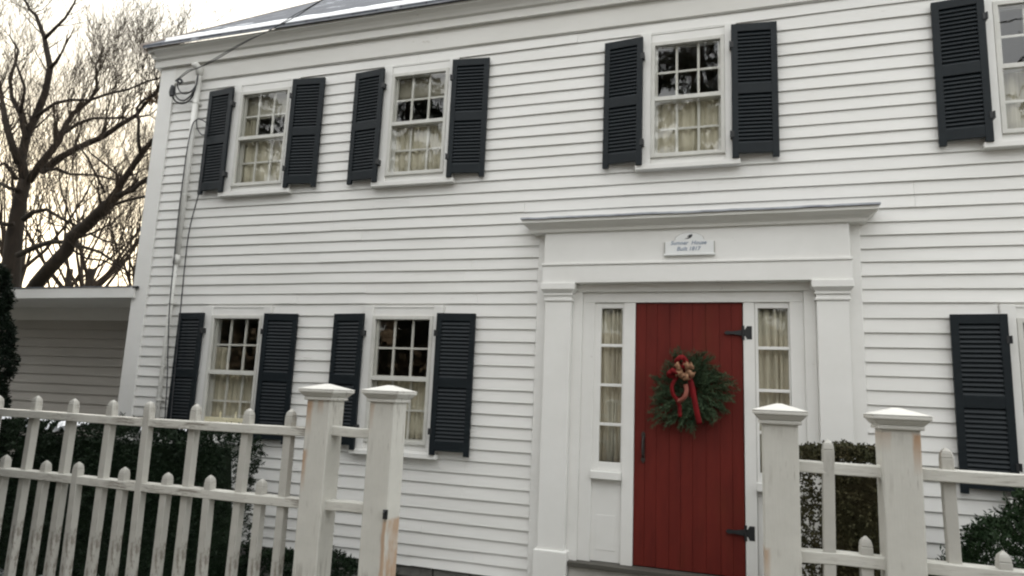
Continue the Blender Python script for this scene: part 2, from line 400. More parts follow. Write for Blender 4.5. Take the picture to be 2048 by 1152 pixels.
fd = MB(); rr = random.Random(5)
for lvl in range(3):
    xx = XL+.03
    while xx < XR-.05:
        w = rr.uniform(.25, .6); x2 = min(xx+w, XR-.03)
        fd.box(xx+.006, x2-.006, .03-rr.uniform(0, .03), .3, -1.96+lvl*.112, -1.96+lvl*.112+.106)
        xx = x2
fd.box(XL+.04, XR-.04, .05, .31, -2.0, -1.63)
fd.build('foundation', M['stone'], house, bevel=.012)

# ------------------------------------------------------------------ windows
def make_window(x0, x1, z0, z1):
    zt = z1+.142; ym = (z0+z1)/2
    b = MB()
    for s, (a, c_) in ((0, (x0-CASE+.002, x0-.037)), (1, (x1+.037, x1+CASE-.002))):
        b.box(a, c_, -.050, .0, z0-.10, zt)
    b.box(x0-.0368, x1+.0368, -.036, 0, z1+.036, zt-.022)         # head casing between the two side boards
    b.box(x0-.0368, x1+.0368, -.042, 0, zt-.0215, zt-.006)
    w = b.build('window', M['trim'], house, bevel=.003)
    s_ = MB(); s_.box(x0-.175, x1+.165, -.085, .0, z0-.158, z0-.112); s_.box(x0-CASE+.01, x1+CASE-.01, -.05, 0, z0-.112, z0-.1005)
    s_.box(x0-.0365, x1+.0365, -.03, .02, z0-.1, z0-.037)
    s_.build('sill', M['trim'], w, bevel=.003)
    fr_ = MB(); fw = .036                                        # storm frame
    fr_.box(x0-fw, x0, -.054, -.020, z0-fw, z1+fw); fr_.box(x1, x1+fw, -.054, -.020, z0-fw, z1+fw)
    fr_.box(x0+.0002, x1-.0002, -.053, -.020, z1, z1+fw-.001); fr_.box(x0+.0002, x1-.0002, -.053, -.020, z0-fw+.001, z0)
    fr_.box(x0+.0004, x1-.0004, -.050, -.016, ym-.02, ym+.02)
    fr_.build('storm_frame', M['sash'], w, bevel=.002)
    gm = MB()
    for a, c_ in ((z0, ym-.02), (ym+.02, z1)):
        gm.quad((x0, -.034, a), (x1, -.034, a), (x1, -.034, c_), (x0, -.034, c_))
    gm.build('glass', M['glass'], w)
    for nm, a, c_, y in (('lower_sash', z0-.03, ym+.012, .022), ('upper_sash', ym-.012, z1+.03, -.006)):
        s = MB(); e = .032; X0, X1 = x0-.03, x1+.03
        s.box(X0, X0+e+.02, y, y+.026, a, c_); s.box(X1-e-.02, X1, y, y+.026, a, c_)
        s.box(X0+e+.02, X1-e-.02, y+.0005, y+.0255, a, a+e+.01); s.box(X0+e+.02, X1-e-.02, y+.0005, y+.0255, c_-e, c_)
        for k in (1, 2):
            xm = x0+(x1-x0)*k/3; s.box(xm-.011, xm+.011, y+.004, y+.022, a+e+.01, c_-e)
        zm = (a+c_)/2; s.box(X0+e+.02, X1-e-.02, y+.006, y+.020, zm-.010, zm+.010)
        s.build(nm, M['sash'], w)
    return w
# shutters: hinged on the casing, outer edge resting on the clapboards
def shutter_mesh(w, h):
    s = MB(); t = .03; st = .055
    s.box(0, st, 0, t, -.02, h); s.box(w-st, w, 0, t, -.02, h)
    zm = h*.50
    for a, b in ((.022, .115), (zm-.05, zm+.045), (h-.075, h)): s.box(st, w-st, .0015, t-.0015, a, b)
    for a, b in ((.115, zm-.05), (zm+.045, h-.075)):
        n = int(round((b-a)/.036)); p = (b-a)/n
        for k in range(n):
            zc = a+(k+.5)*p
            n0 = len(s.v); sl = .0245; y_a, y_b = .004, t-.004
            for xx_ in (st, w-st):
                s.v += [(xx_, y_a, zc-sl), (xx_, y_a-.0005, zc-sl+.006), (xx_, y_b, zc+sl), (xx_, y_b, zc+sl-.006)]
            s.f += [(n0, n0+4, n0+5, n0+1), (n0+1, n0+5, n0+6, n0+2), (n0+2, n0+6, n0+7, n0+3), (n0+3, n0+7, n0+4, n0)]
    s.box(st-.002, w-st+.002, t-.003, t-.0005, .1, h-.07)
    return s
def shutter(side, hx, z0, h, w, far, tilt):
    """side -1: hangs left of its window, +1: right. hx = hinge edge x."""
    s = shutter_mesh(w, h)
    hy = -.106; ang = math.asin(.040/w)*tilt
    def T(p):
        x, y, z = p
        d = x-w if side < 0 else x
        return (hx+d*math.cos(ang)+(y*math.sin(ang) if side < 0 else -y*math.sin(ang)), hy+abs(d)*math.sin(ang)+y*math.cos(ang), z0+z)
    s.v = [T(p) for p in s.v]
    o = s.build('shutter', M['shutter'], house, org=(hx, hy, z0), bevel=.002)
    for zz in (.2, h-.2):
        b = MB(); b.box(hx-.018, hx+.018, hy-.004, -.048, z0+zz-.028, z0+zz+.028); b.tube([(hx+.012*-side, hy-.004, z0+zz-.03), (hx+.012*-side, hy-.004, z0+zz+.03)], .008)
        b.build('hinge', M['iron'], o)
    return o
for a, b, c_, d, k in WINS:
    make_window(a, b, c_, d)
    z0, h = (2.215, 1.268) if k[0] == 'U' else (-.562, 1.352)
    rr = random.Random(k)
    for sd, hx in ((-1, a-.112), (1, b+.098)):
        shutter(sd, hx, z0+rr.uniform(-.006, .006), h, .378 if sd < 0 else .398, None, rr.uniform(.9, 1.2))

# ------------------------------------------------------------------ entrance
ds = MB()
ds.box(-1.784, -1.683, -.034, 0, -1.60, 1.585); ds.box(.918, 1.022, -.034, 0, -1.60, 1.585)       # outer strips
ds.box(-1.432, -1.338, -.030, 0, -1.42, 1.0); ds.box(.572, .664, -.030, 0, -1.42, 1.0)              # inner flats
ds.box(-1.432, .664, -.032, 0, 1.0, 1.115)
ds.box(-1.337, .571, -.004, .05, .905, .9995)
for x0, x1 in ((-1.337, -1.226), (.461, .571)): ds.box(x0, x1, -.002, .08, -1.40, .9045)
for x0, x1 in ((-.955, -.850), (.084, .178)): ds.box(x0, x1, .002, .09, -1.40, .9045)
ds.build('door_surround', M['trim'], house, bevel=.004)
def pilaster(x0, x1):
    b = MB()
    b.box(x0, x1, -.11, 0, -1.318, .905)
    b.box(x0-.028, x1+.028, -.135, 0, -1.64, -1.325); b.frust(x0-.028, x1+.028, -.135, 0, -1.325, -1.318, .006)
    b.box(x0-.012, x1+.012, -.122, 0, .905, .928); b.box(x0-.004, x1+.004, -.114, 0, .928, .955); b.box(x0-.014, x1+.014, -.125, 0, .955, .980)
    b.frust(x0-.014, x1+.014, -.126, 0, .980, 1.010, -.022); b.box(x0-.04, x1+.04, -.152, 0, 1.010, 1.072)
    b.build('pilaster', M['trim'], house, bevel=.004)
pilaster(-1.678, -1.432); pilaster(.665, .908)
en = MB()
en.box(-1.72, .95, -.140, 0, 1.0725, 1.238) if False else None
en.box(-1.712, .942, -.130, 0, 1.0725, 1.240); en.box(-1.718, .948, -.140, 0, 1.240, 1.262)
en.box(-1.700, .930, -.122, 0, 1.262, 1.575)
en.build('entablature', M['trim'], house, bevel=.004)
ec = MB(); P_ = [(-.001, 1.560), (-.145, 1.560), (-.150, 1.585), (-.165, 1.600), (-.185, 1.612), (-.205, 1.628), (-.222, 1.640), (-.222, 1.672), (-.001, 1.690)]
def loopx(off): return -.384-1.39-off, -.384+1.39+off
n0 = len(ec.v); K = len(P_)                  # crown returns at both ends: the profile mitred round the corners
for s in (-1, 1):
    for y, z in P_: ec.v.append((-.384+s*(1.30+(-y)), y, z))
for s in (-1, 1):
    for y, z in P_: ec.v.append((-.384+s*(1.30+(-y)), -.001, z))
for i in range(K-1):
    ec.f.append((n0+i, n0+K+i, n0+K+i+1, n0+i+1))
    ec.f.append((n0+2*K+i, n0+i, n0+i+1, n0+2*K+i+1)); ec.f.append((n0+K+i, n0+3*K+i, n0+3*K+i+1, n0+K+i+1))
ec.build('door_cornice', M['trimdirty'], house)
fl = MB(); rr = random.Random(2); fx0, fx1 = -.384-1.535, -.384+1.535; n = 40; row = []
for i in range(n+1):
    x = fx0+(fx1-fx0)*i/n; dz = rr.uniform(-.003, .003)
    row.append([(x, -.004, 1.712), (x, -.236, 1.688+dz), (x, -.238, 1.671+dz)])
for a, b in zip(row, row[1:]):
    for j in range(2): fl.quad(a[j], b[j], b[j+1], a[j+1])
fl.quad(row[0][0], row[0][1], row[0][2], (fx0, -.004, 1.692)); fl.quad(row[-1][1], row[-1][0], (fx1, -.004, 1.692), row[-1][2])
fl.build('flashing', M['lead'], house)

def sidelight(x0, x1):
    """x0..x1 glass"""
    z0, z1 = -.540, .854; X0, X1 = x0-.0625, x1+.013
    if x0 > 0: X0, X1 = x0-.024, x1+.010
    b = MB(); y = .012
    b.box(X0, x0, y, y+.035, -.62, .904); b.box(x1, X1, y, y+.035, -.62, .904)
    b.box(x0, x1, y+.001, y+.034, z1, .9035); b.box(x0, x1, y+.001, y+.034, -.6195, z0)
    for zm in (.508, .146, -.206): b.box(x0, x1, y+.002, y+.028, zm-.013, zm+.013)
    s = b.build('sidelight', M['trim'], house, bevel=.002)
    gq = MB(); gq.quad((x0, y+.02, z0), (x1, y+.02, z0), (x1, y+.02, z1), (x0, y+.02, z1)); gq.build('glass', M['glass'], s)
    si = MB(); si.box(X0-.004, X1-.002, -.026, .05, -.688, -.6205); si.build('sill', M['trim'], s, bevel=.004)
    pn = MB(); pn.box(X0, X1, .030, .06, -1.395, -.6885); pn.frust(X0+.05, X1-.05, .027, .03, -1.3, -1.0, .0)
    pn.build('panel', M['trim'], s, bevel=.002)
sidelight(-1.164, -.968); sidelight(.205, .448)
# the door
dm = MB(); rr = random.Random(4); e = [-.8485+.929*(k+(rr.uniform(-.13, .13) if 0 < k < 9 else 0))/9 for k in range(10)]
for a, b in zip(e, e[1:]): dm.box(a+.0009, b-.0009, .020+rr.uniform(0, .0015), .06, -1.392, .9035)
dm.box(-.8475, .0795, .030, .058, -1.391, .9025)
door = dm.build('front_door', M['door'], house, bevel=.0022)
for z in (.637, -1.032):
    h = MB()
    h.prism([(.155, z-.058), (.155, z+.058), (.115, z+.058), (.100, z+.03), (.06, z+.022), (-.01, z+.012), (-.055, z+.017), (-.075, z), (-.055, z-.017), (-.01, z-.012), (.06, z-.022), (.10, z-.03), (.115, z-.058)], .0, .0185)
    h.tube([(.083, -.002, z-.062), (.083, -.002, z+.062)], .011)
    h.build('hinge', M['iron'], door)
h = MB(); hx = -.768
h.prism([(hx-.018, -.27), (hx, -.25), (hx+.018, -.27), (hx+.013, -.31), (hx+.013, -.47), (hx+.02, -.50), (hx, -.53), (hx-.02, -.50), (hx-.013, -.47), (hx-.013, -.31)], .012, .0195)
h.tube([(hx, .014, -.30), (hx, -.025, -.33), (hx, -.032, -.39), (hx, -.022, -.45), (hx, .014, -.48)], .009)
h.build('handle', M['brass'], door)
stp = MB(); stp.box(-1.405, .64, -.10, .09, -1.438, -1.40); stp.build('doorsill', M['step'], house, bevel=.004)
stp = MB(); stp.box(-1.40, .636, -.06, .05, -2.0, -1.44); stp.build('doorstep', M['riser'], house, bevel=.004)
stp = MB(); stp.box(-1.25, .48, -.60, -.065, -2.0, -1.66); stp.build('doorstep', M['stone'], house, bevel=.015)

# conduit up the wall by the corner
cd = MB(); pts = [(-6.168, -.062, z) for z in (3.74, 2.6, 1.40)]
cd.tube(pts, .034, 10); cd.tube([(-6.17, -.060, 1.40), (-6.175, -.060, .4), (-6.178, -.060, -1.5)], .026, 10); cd.tube([(-6.168, -.062, 1.47), (-6.169, -.062, 1.37)], .040, 10)
cd.tube([(-6.168, -.062, 3.70), (-6.172, -.066, 3.80), (-6.20, -.09, 3.835), (-6.235, -.11, 3.81)], [.034, .042, .046, .044], 10)
con = cd.build('conduit', M['conduit'], house, smooth=True)
for z in (3.35, 2.2, .9, -.2): b = MB(); b.box(-6.225, -6.11, -.030, -.020, z-.014, z+.014); b.tube([(-6.205, -.03, z), (-6.20, -.075, z), (-6.168, -.098, z), (-6.136, -.075, z), (-6.131, -.03, z)], .007); b.build('strap', M['conduit'], con)

# ------------------------------------------------------------------ cables
def cable(label, groups, rads, cat='cable'):
    m_ = MB()
    for p, r in zip(groups, rads):
        q = []
        p = [Vector(v) for v in p]
        for i in range(len(p)-1):           # catmull-rom
            p0, p1, p2, p3 = p[max(i-1, 0)], p[i], p[i+1], p[min(i+2, len(p)-1)]
            for t in (0, .2, .4, .6, .8):
                q.append(.5*((2*p1)+(p2-p0)*t+(2*p0-5*p1+4*p2-p3)*t*t+(3*p1-p0-3*p2+p3)*t**3))
        q.append(p[-1]); m_.tube(q, r, 6)
    o = m_.build('service_cable' if cat == 'overhead wire' else 'wall_cable', M['cable'], smooth=True)
    return put(o, label, cat)
Yc = -.09
main = [at(352, 163, -.10), at(377, 144, -.14), at(397, 135, -.16), at(427, 122, -.22), at(488, 86, -.38), at(540, 60, -.52), at(592, 33, -.66), at(645, 0, -.82), Vector((-2.2, -1.35, 4.10)), Vector((3, -3.2, 4.9)), Vector((12, -6.3, 7.0))]
second = [v+Vector((0, -.012, .018*math.sin(i*2.3))) for i, v in enumerate(main)]
cable('twisted overhead service wire running from the house corner up past the eave', [main, second], [.0055, .0045], 'overhead wire')
w1 = [at(347, 178, Yc), at(344, 190, Yc), at(352, 203, Yc), at(366, 207, Yc), at(380, 199, Yc), at(390, 182, Yc), at(394, 160, Yc), at(396, 150, Yc)]
w2 = [at(350, 176, Yc-.02), at(350, 188, Yc-.02), at(358, 199, Yc-.02), at(370, 200, Yc-.02), at(384, 188, Yc-.02), at(393, 168, Yc-.02), at(396, 150, Yc-.02)]
w3 = [at(357, 158, Yc+.02), at(355, 172, Yc+.02), at(362, 185, Yc+.02), at(374, 187, Yc+.02), at(387, 178, Yc+.02), at(393, 162, Yc+.02), at(396, 148, Yc+.02)]
tap = [at(347, 172, Yc-.04), at(343, 184, Yc-.045), at(344, 192, Yc-.04)]
knot = [at(352, 162, Yc-.03), at(358, 158, Yc-.03), at(364, 162, Yc-.02), at(360, 167, Yc-.03), at(353, 160, Yc-.04)]
cable('drooping black drip loops and splices bunched under the eave corner', [w1, w2, w3, tap, knot], [.010, .010, .008, .028, .014])
Yw = -.115
c1 = [at(395, 238, Yw), at(385, 250, Yw), at(375, 295, Yw), at(365, 365, Yw), at(356, 440, Yw), at(347, 530, Yw), at(339, 615, Yw), at(336, 700, Yw), at(334, 767, Yw), at(330, 835, Yw), at(323, 930, Yw)]
cable('thin cable hanging down along the left side of the wall conduit', [c1], [.0075])
c2 = [at(413, 246, Yw), at(405, 240, Yw), at(395, 238, Yw), at(393, 248, Yw), at(397, 262, Yw), at(405, 270, Yw), at(413, 266, Yw), at(412, 252, Yw), at(411, 285, Yw), at(405, 340, Yw), at(398, 385, Yw), at(377, 470, Yw), at(362, 610, Yw), at(350, 740, Yw), at(341, 840, Yw), at(333, 930, Yw)]
cable('thin looped cable strung from a hook beside the first upper shutter', [c2], [.0075])

# ------------------------------------------------------------------ curtains, shades, candles behind the glass
def curtain(x0, x1, z0, z1, y, mat, label, folds=7, split=True, nm='curtain', cat='curtain', depth=.022):
    m_ = MB(); n = 60; rr_ = random.Random(x0*91+z0); ph = rr_.uniform(0, 6); prev = None
    for i in range(n+1):
        t = i/n; x = x0+(x1-x0)*t
        yy = y+depth*math.sin(t*folds*2*math.pi+ph+1.2*math.sin(t*9))+.3*depth*math.sin(t*31)
        col = [Vector((x+.012*math.sin(k*1.3+t*20)*(k/4), yy*(1) + (k-2)*.002, z1+(z0-z1)*k/4)) for k in range(5)]
        if prev:
            for k in range(4): m_.quad(prev[k], col[k], col[k+1], prev[k+1])
        prev = col
    o = m_.build(nm, mat, smooth=True)
    s_ = o.modifiers.new('thick', 'SOLIDIFY'); s_.thickness = .004
    return put(o, label, cat, 'curtains hanging inside the house windows' if nm == 'curtain' else None)
W = {k: (a, b, c_, d) for a, b, c_, d, k in WINS}
where = {'U1': 'upstairs window nearest the left corner board', 'U2': 'second upstairs window from the left corner', 'U3': 'upstairs window above the red door',
         'U4': 'upstairs window at the right edge of the photo', 'L1': 'ground floor window with candles on its sill', 'L2': 'ground floor window behind the pair of gate posts', 'L3': 'ground floor window at the right edge of the photo'}
for k, wh in where.items():
    a, b, c_, d = W[k]; ym = (c_+d)/2
    mt = M['greycloth'] if k in ('U4', 'L3') else M['curtain']
    curtain(a-.06, b+.06, c_-.03, ym+.03, .078 if k == 'L1' else .066, mt, ('grey' if k in ('U4', 'L3') else 'cream')+' cafe curtain in '+wh, {'U1': 8, 'U2': 11, 'U3': 9, 'U4': 7, 'L1': 12, 'L2': 10, 'L3': 8}[k], depth=.011)
for k in ('U1', 'U2'):
    a, b, c_, d = W[k]
    curtain(a-.05, b+.05, d-.27+(.05 if k == 'U2' else 0), d+.03, .075, M['shade'], 'beige pull down shade in '+where[k], 2, nm='window_shade', cat='window shade', depth=.004)
curtain(W['U1'][0]-.05, W['U1'][0]+.10, 2.7, 3.42, .10, M['curtain'], 'narrow cream drape left in '+where['U1'], 3)
curtain(W['L1'][0]-.05, W['L1'][0]+.09, .0, .42, .10, M['curtain'], 'narrow cream drape left in '+where['L1'], 2)
curtain(-1.19, -.945, -.60, .89, .075, M['greycloth'], 'gathered grey sheer curtain behind the sidelight left of the red door', 5, depth=.014)
curtain(.185, .475, -.60, .89, .075, M['greycloth'], 'gathered tan sheer curtain behind the sidelight right of the red door', 5, depth=.014)
a, b, c_, d = W['L1']
ch = thing('candle_rack', ((a+b)/2, -.016, -.46), 'pale yellow rack of short candles on the sill of the lower left window', 'candle rack')
q = MB(); q.box(a+.002, b-.002, -.025, -.009, -.455, -.352); q.build('base', M['candle'], ch, bevel=.003)
for px in (441, 472, 506):
    x = at(px, 826, -.017).x; q = MB(); q.tube([(x, -.017, -.352), (x, -.017, -.30)], .011, 8); q.tube([(x, -.017, -.30), (x, -.017, -.276)], [.007, .001], 8); q.build('candle', M['candle'], ch)

# ------------------------------------------------------------------ plaque
pc = (-.364, -.124, 1.315)
pl = thing('name_plaque', pc, 'small white arched plaque with blue lettering above the red door', 'plaque')
o_ = [(-.575, 1.325), (-.575, 1.432), (-.545, 1.436), (-.50, 1.440)]
for k in range(0, 13):
    t = math.pi*(1-k/12); o_.append((-.364+.125*math.cos(t), 1.446+.068*math.sin(t)))
o_ += [(-.228, 1.440), (-.183, 1.436), (-.153, 1.432), (-.153, 1.325)]
q = MB(); q.prism(o_, -.142, -.1362); q.build('board', M['board'], pl, bevel=.003)
rim = [(-.364+(x+.364)*1.03, 1.318+(z-1.325)*1.055 if z > 1.33 else z-.004) for x, z in o_]
q = MB(); q.prism(rim, -.1360, -.1232); q.build('rim', M['rim'], pl)
q = MB(); q.box(-.583, -.145, -.150, -.1235, 1.306, 1.3248); q.build('ledge', M['board'], pl, bevel=.003)
def text(body, x, z, size, parent, mat, nm='lettering'):
    cu = bpy.data.curves.new(nm, 'FONT'); cu.body = body; cu.size = size; cu.align_x = 'CENTER'; cu.extrude = .0012; cu.shear = .25; cu.offset = .0006
    to = bpy.data.objects.new(nm, cu); C.objects.link(to)
    dg = bpy.context.evaluated_depsgraph_get(); me = bpy.data.meshes.new_from_object(to.evaluated_get(dg))
    bpy.data.objects.remove(to); me.materials.clear(); me.materials.append(mat)
    o = bpy.data.objects.new(nm, me); C.objects.link(o); o.parent = parent
    o.rotation_euler = (R(90), 0, 0); o.location = Vector((x, -.1433, z))-ORG[parent]
    return o
text('Sumner  House', -.372, 1.404, .049, pl, M['letter']); text('Built 1817', -.372, 1.350, .049, pl, M['letter'])
q = MB()                                      # little bird emblem in the arch
q.prism([(-.405, 1.456), (-.372, 1.466), (-.350, 1.488), (-.332, 1.494), (-.338, 1.480), (-.350, 1.464), (-.374, 1.456)], -.1436, -.1424)
q.prism([(-.385, 1.472), (-.360, 1.476), (-.335, 1.500), (-.365, 1.490)], -.1442, -.1438)
q.build('emblem', M['cable'], pl)

# ------------------------------------------------------------------ wreath
wc = Vector((-.362, -.03, .125))
wr = thing('wreath', wc, 'evergreen Christmas wreath with a red and tan ribbon bow hung on the red door', 'wreath')
q = MB(); rr = random.Random(21)
def sprig(m_, p, d, L, n, nl, nw, spread=.8):
    d = d.normalized(); u = d.orthogonal().normalized(); v = d.cross(u)
    m_.tube([p, p+d*L], [.0035, .001], 3, False)
    for i in range(n):
        t = (i+.5)/n; a = rr.uniform(0, 6.283)
        nd = d*rr.uniform(.55, 1.0)+(u*math.cos(a)+v*math.sin(a))*spread
        m_.leaf(p+d*L*t, nd, nl*(1.1-.4*t), nw)
for i in range(520):
    a = rr.uniform(0, 2*math.pi); r0 = rr.uniform(.05, .29)
    tang = Vector((-math.sin(a), 0, math.cos(a))); rad = Vector((math.cos(a), 0, math.sin(a)))
    r0 *= 1+.16*math.sin(2*a+.9)+.13*math.sin(3*a+2.2)+.10*math.sin(7*a)
    rad = Vector((rad.x*.86, 0, rad.z*1.06))
    p = wc+rad*r0+Vector((0, rr.uniform(-.05, .025), 0))
    d = rad*rr.uniform(.45, 1.1)-tang*rr.uniform(-.25, .8)+Vector((0, rr.uniform(-.55, .12), 0))
    L = rr.uniform(.07, .13); L = L*1.25 if rr.random() < .06 else L
    sprig(q, p, d, L, 26, .036, .0026)
for a, L in ((R(97), .30), (R(62), .33), (R(28), .32), (R(-12), .37), (R(-84), .42), (R(170), .33), (R(148), .3), (R(214), .3), (R(-55), .30), (R(10), .33), (R(190), .31), (R(250), .31)):
    rad = Vector((math.cos(a)*.92, -.05, math.sin(a))); sprig(q, wc+rad*(L-.17)+Vector((0, -.02, 0)), rad, .16, 30, .034, .0022)
q.build('foliage', M['needles'], wr)
def strip(pts, w, mat, nm, up=Vector((0, -1, 0))):
    m_ = MB(); q0 = [Vector(p) for p in pts]; prev = None; pts = []
    for i in range(len(q0)-1):
        p0, p1, p2, p3 = q0[max(i-1, 0)], q0[i], q0[i+1], q0[min(i+2, len(q0)-1)]
        for t in (0, .25, .5, .75): pts.append(.5*((2*p1)+(p2-p0)*t+(2*p0-5*p1+4*p2-p3)*t*t+(3*p1-p0-3*p2+p3)*t**3))
    pts.append(q0[-1])
    for i, p in enumerate(pts):
        d = (pts[min(i+1, len(pts)-1)]-pts[max(i-1, 0)]).normalized(); sd = d.cross(up)
        sd = sd.normalized()*w/2 if sd.length > .05 else Vector((w/2, 0, 0))
        pr = (p-sd, p+sd)
        if prev: m_.quad(prev[0], prev[1], pr[1], pr[0])
        prev = pr
    o = m_.build(nm, mat, wr, smooth=True); s_ = o.modifiers.new('thick', 'SOLIDIFY'); s_.thickness = .003; return o
Yf = -.135
def wp(px, py, y=Yf): return at(px, py, y)
strip([wp(1366, 742), wp(1352, 756, -.16), wp(1344, 772, -.165), wp(1346, 788, -.16), wp(1354, 800, -.15), wp(1359, 812, -.14), wp(1360, 834, -.135)], .032, M['ribbon'], 'ribbon_tail')
strip([wp(1372, 742), wp(1382, 765, -.15), wp(1388, 795, -.16), wp(1394, 825, -.155), wp(1399, 848, -.14)], .046, M['ribbon'], 'ribbon_tail')
strip([wp(1368, 742), wp(1353, 724, -.16), wp(1364, 714, -.17), wp(1373, 726, -.155), wp(1370, 744)], .042, M['ribbon'], 'bow_loop')
strip([wp(1364, 740), wp(1344, 742, -.18), wp(1338, 750, -.19), wp(1350, 752, -.16), wp(1366, 744)], .045, M['ribbon'], 'bow_loop')
strip([wp(1371, 768, -.15), wp(1373, 782, -.175), wp(1369, 794, -.18), wp(1360, 801, -.165), wp(1355, 800, -.15)], .036, M['pink'], 'bow_loop')
def loop(px, py, ang, L, w, mat):               # one folded loop of wired ribbon standing off the knot
    c0 = wp(px, py, -.15); d = Vector((math.cos(ang), -.35, math.sin(ang))).normalized(); nrm = Vector((0, -1, 0)); nrm = (nrm-d*nrm.dot(d)).normalized()
    side = d.cross(nrm); m_ = MB(); prev = None; n = 14
    for i in range(n+1):
        t = i/n*2*math.pi; p = c0+d*(L*.5*(1-math.cos(t)))+nrm*(.026*math.sin(t))+side*(.008*math.sin(3*t))
        wd = w*(.45+.55*math.sin(t/2)**.8); tw_ = side*(wd/2)+nrm*(.006*math.cos(2*t))
        if prev: m_.quad(prev[0], prev[1], p+tw_, p-tw_)
        prev = (p-tw_, p+tw_)
    o = m_.build('bow_loop', mat, wr, smooth=True); s_ = o.modifiers.new('thick', 'SOLIDIFY'); s_.thickness = .003
for px, py, ang, L, w, mt in ((1366, 740, 2.5, .085, .05, 'cone'), (1366, 741, 3.6, .08, .05, 'cone'), (1370, 740, .55, .085, .055, 'cone'), (1371, 744, -.35, .085, .05, 'cone'), (1369, 746, -1.2, .07, .05, 'cone'), (1368, 739, 1.5, .060, .036, 'ribbon'), (1364, 744, 3.1, .10, .04, 'ribbon'), (1367, 745, -2.0, .06, .045, 'cone'), (1369, 737, 1.0, .065, .045, 'cone')):
    loop(px, py, ang, L, w, M[mt])

# ------------------------------------------------------------------ fences
FY = -3.2
def post(parent, cx, top, rust=0, latch=False):
    w = .066
    b = MB(); b.box(cx-w, cx+w, FY-w, FY+w, GZ-.05, top-.075)
    p = b.build('post', M['post%d' % rust], parent, org=(cx, FY, GZ), bevel=.006)
    c_ = MB()
    c_.box(cx-w-.012, cx+w+.012, FY-w-.012, FY+w+.012, top-.082, top-.066)
    c_.frust(cx-w-.012, cx+w+.012, FY-w-.012, FY+w+.012, top-.066, top-.045, -.018)
    c_.box(cx-w-.034, cx+w+.034, FY-w-.034, FY+w+.034, top-.045, top-.028)
    c_.frust(cx-w-.038, cx+w+.038, FY-w-.038, FY+w+.038, top-.028, top+.000, .094)
    c_.build('post_cap', M['cap'], p, bevel=.004)
    if latch:
        l = MB(); l.box(cx+w-.017, cx+w+.004, FY-w-.010, FY-w-.0005, -.580, -.538); l.tube([(cx+w-.008, FY-w-.008, -.555), (cx+w-.008, FY-w-.022, -.548), (cx+w-.006, FY-w-.008, -.54)], .004); l.build('latch', M['iron'], p)
    return p
def rails(parent, x0, x1, zs_):
    for z in zs_:
        b = MB(); n = max(2, int((x1-x0)/.35)); rr_ = random.Random(x0*7+z); prev = None
        for i in range(n+1):
            x = x0+(x1-x0)*i/n; dz = rr_.uniform(-.004, .004); e = .034
            ring = [(x, FY-e, z-.044+dz), (x, FY+e, z-.044+dz), (x, FY+e, z+dz), (x, FY-e, z+dz)]
            k0 = len(b.v); b.v += ring
            if prev is not None:
                for j in range(4): b.f.append((prev+j, k0+j, k0+(j+1) % 4, prev+(j+1) % 4)[::-1])
            else: b.f.append((k0, k0+1, k0+2, k0+3))
            prev = k0
        b.f.append((prev+3, prev+2, prev+1, prev))
        b.build('rail', M['rail'], parent, org=((x0+x1)/2, FY, z), bevel=.004)
def picket_mesh(top):
    b = MB(); w = .0215; h = top-GZ
    b.box(-w, w, -w, w, 0, h-.038); b.frust(-w, w, -w, w, h-.038, h-.016, .004); b.frust(-w+.004, w-.004, -w+.004, w-.004, h-.016, h, .014)
    return b
PK = {}
def picket(parent, x, tall):
    if tall not in PK:
        top = -.108 if tall else -.462
        b = picket_mesh(top); b.v = [(x+vx, FY+vy, GZ+vz) for vx, vy, vz in b.v]
        PK[tall] = b.build('picket', M['picket'], parent, org=(x, FY, GZ), bevel=.004); return
    c_ = PK[tall].copy(); C.objects.link(c_); c_.parent = parent; c_.location = Vector((x, FY, GZ))-ORG[parent]
    rr_ = random.Random(x*31); c_.rotation_euler = (rr_.uniform(-.010, .010), rr_.uniform(-.016, .016), rr_.uniform(-.05, .05))
    c_.location.z += rr_.uniform(-.014, .008)
fl_ = thing('picket_fence', (-4, FY, GZ), 'long weathered white picket fence ending in two capped posts left of the door', 'fence', None)
tall = [-2.144, -2.426, -2.74, -3.03, -3.328, -3.63, -3.932]
short = [-2.28, -2.576, -2.879, -3.176, -3.483, -3.781, -4.092]
for k in range(6): tall.append(-3.932-.301*(k+1)); short.append(-4.092-.301*(k+1))
post(fl_, -1.946, .027, 0); post(fl_, -1.594, .032, 1, latch=True)
rails(fl_, -5.95, -2.0125, (-.196, -.538, -1.70)); rails(fl_, -1.8795, -1.6605, (-.180, -.531, -1.70))
for x in tall: picket(fl_, x, True)
for x in short: picket(fl_, x, False)
fr2 = thing('picket_fence', (1.5, FY, GZ), 'weathered white picket fence with two rust stained capped posts right of the door', 'fence', None)
post(fr2, .174, .020, 2); post(fr2, .596, .022, 3)
rails(fr2, .2405, .5295, (-.200, -.535, -1.70)); rails(fr2, .6625, 2.9, (-.196, -.532, -1.70))
for x in (.322, .785, 1.085, 1.385, 1.685, 1.985, 2.285, 2.585): picket(fr2, x, True)
for x in (.462, .935, 1.235, 1.535, 1.835, 2.135, 2.435): picket(fr2, x, False)

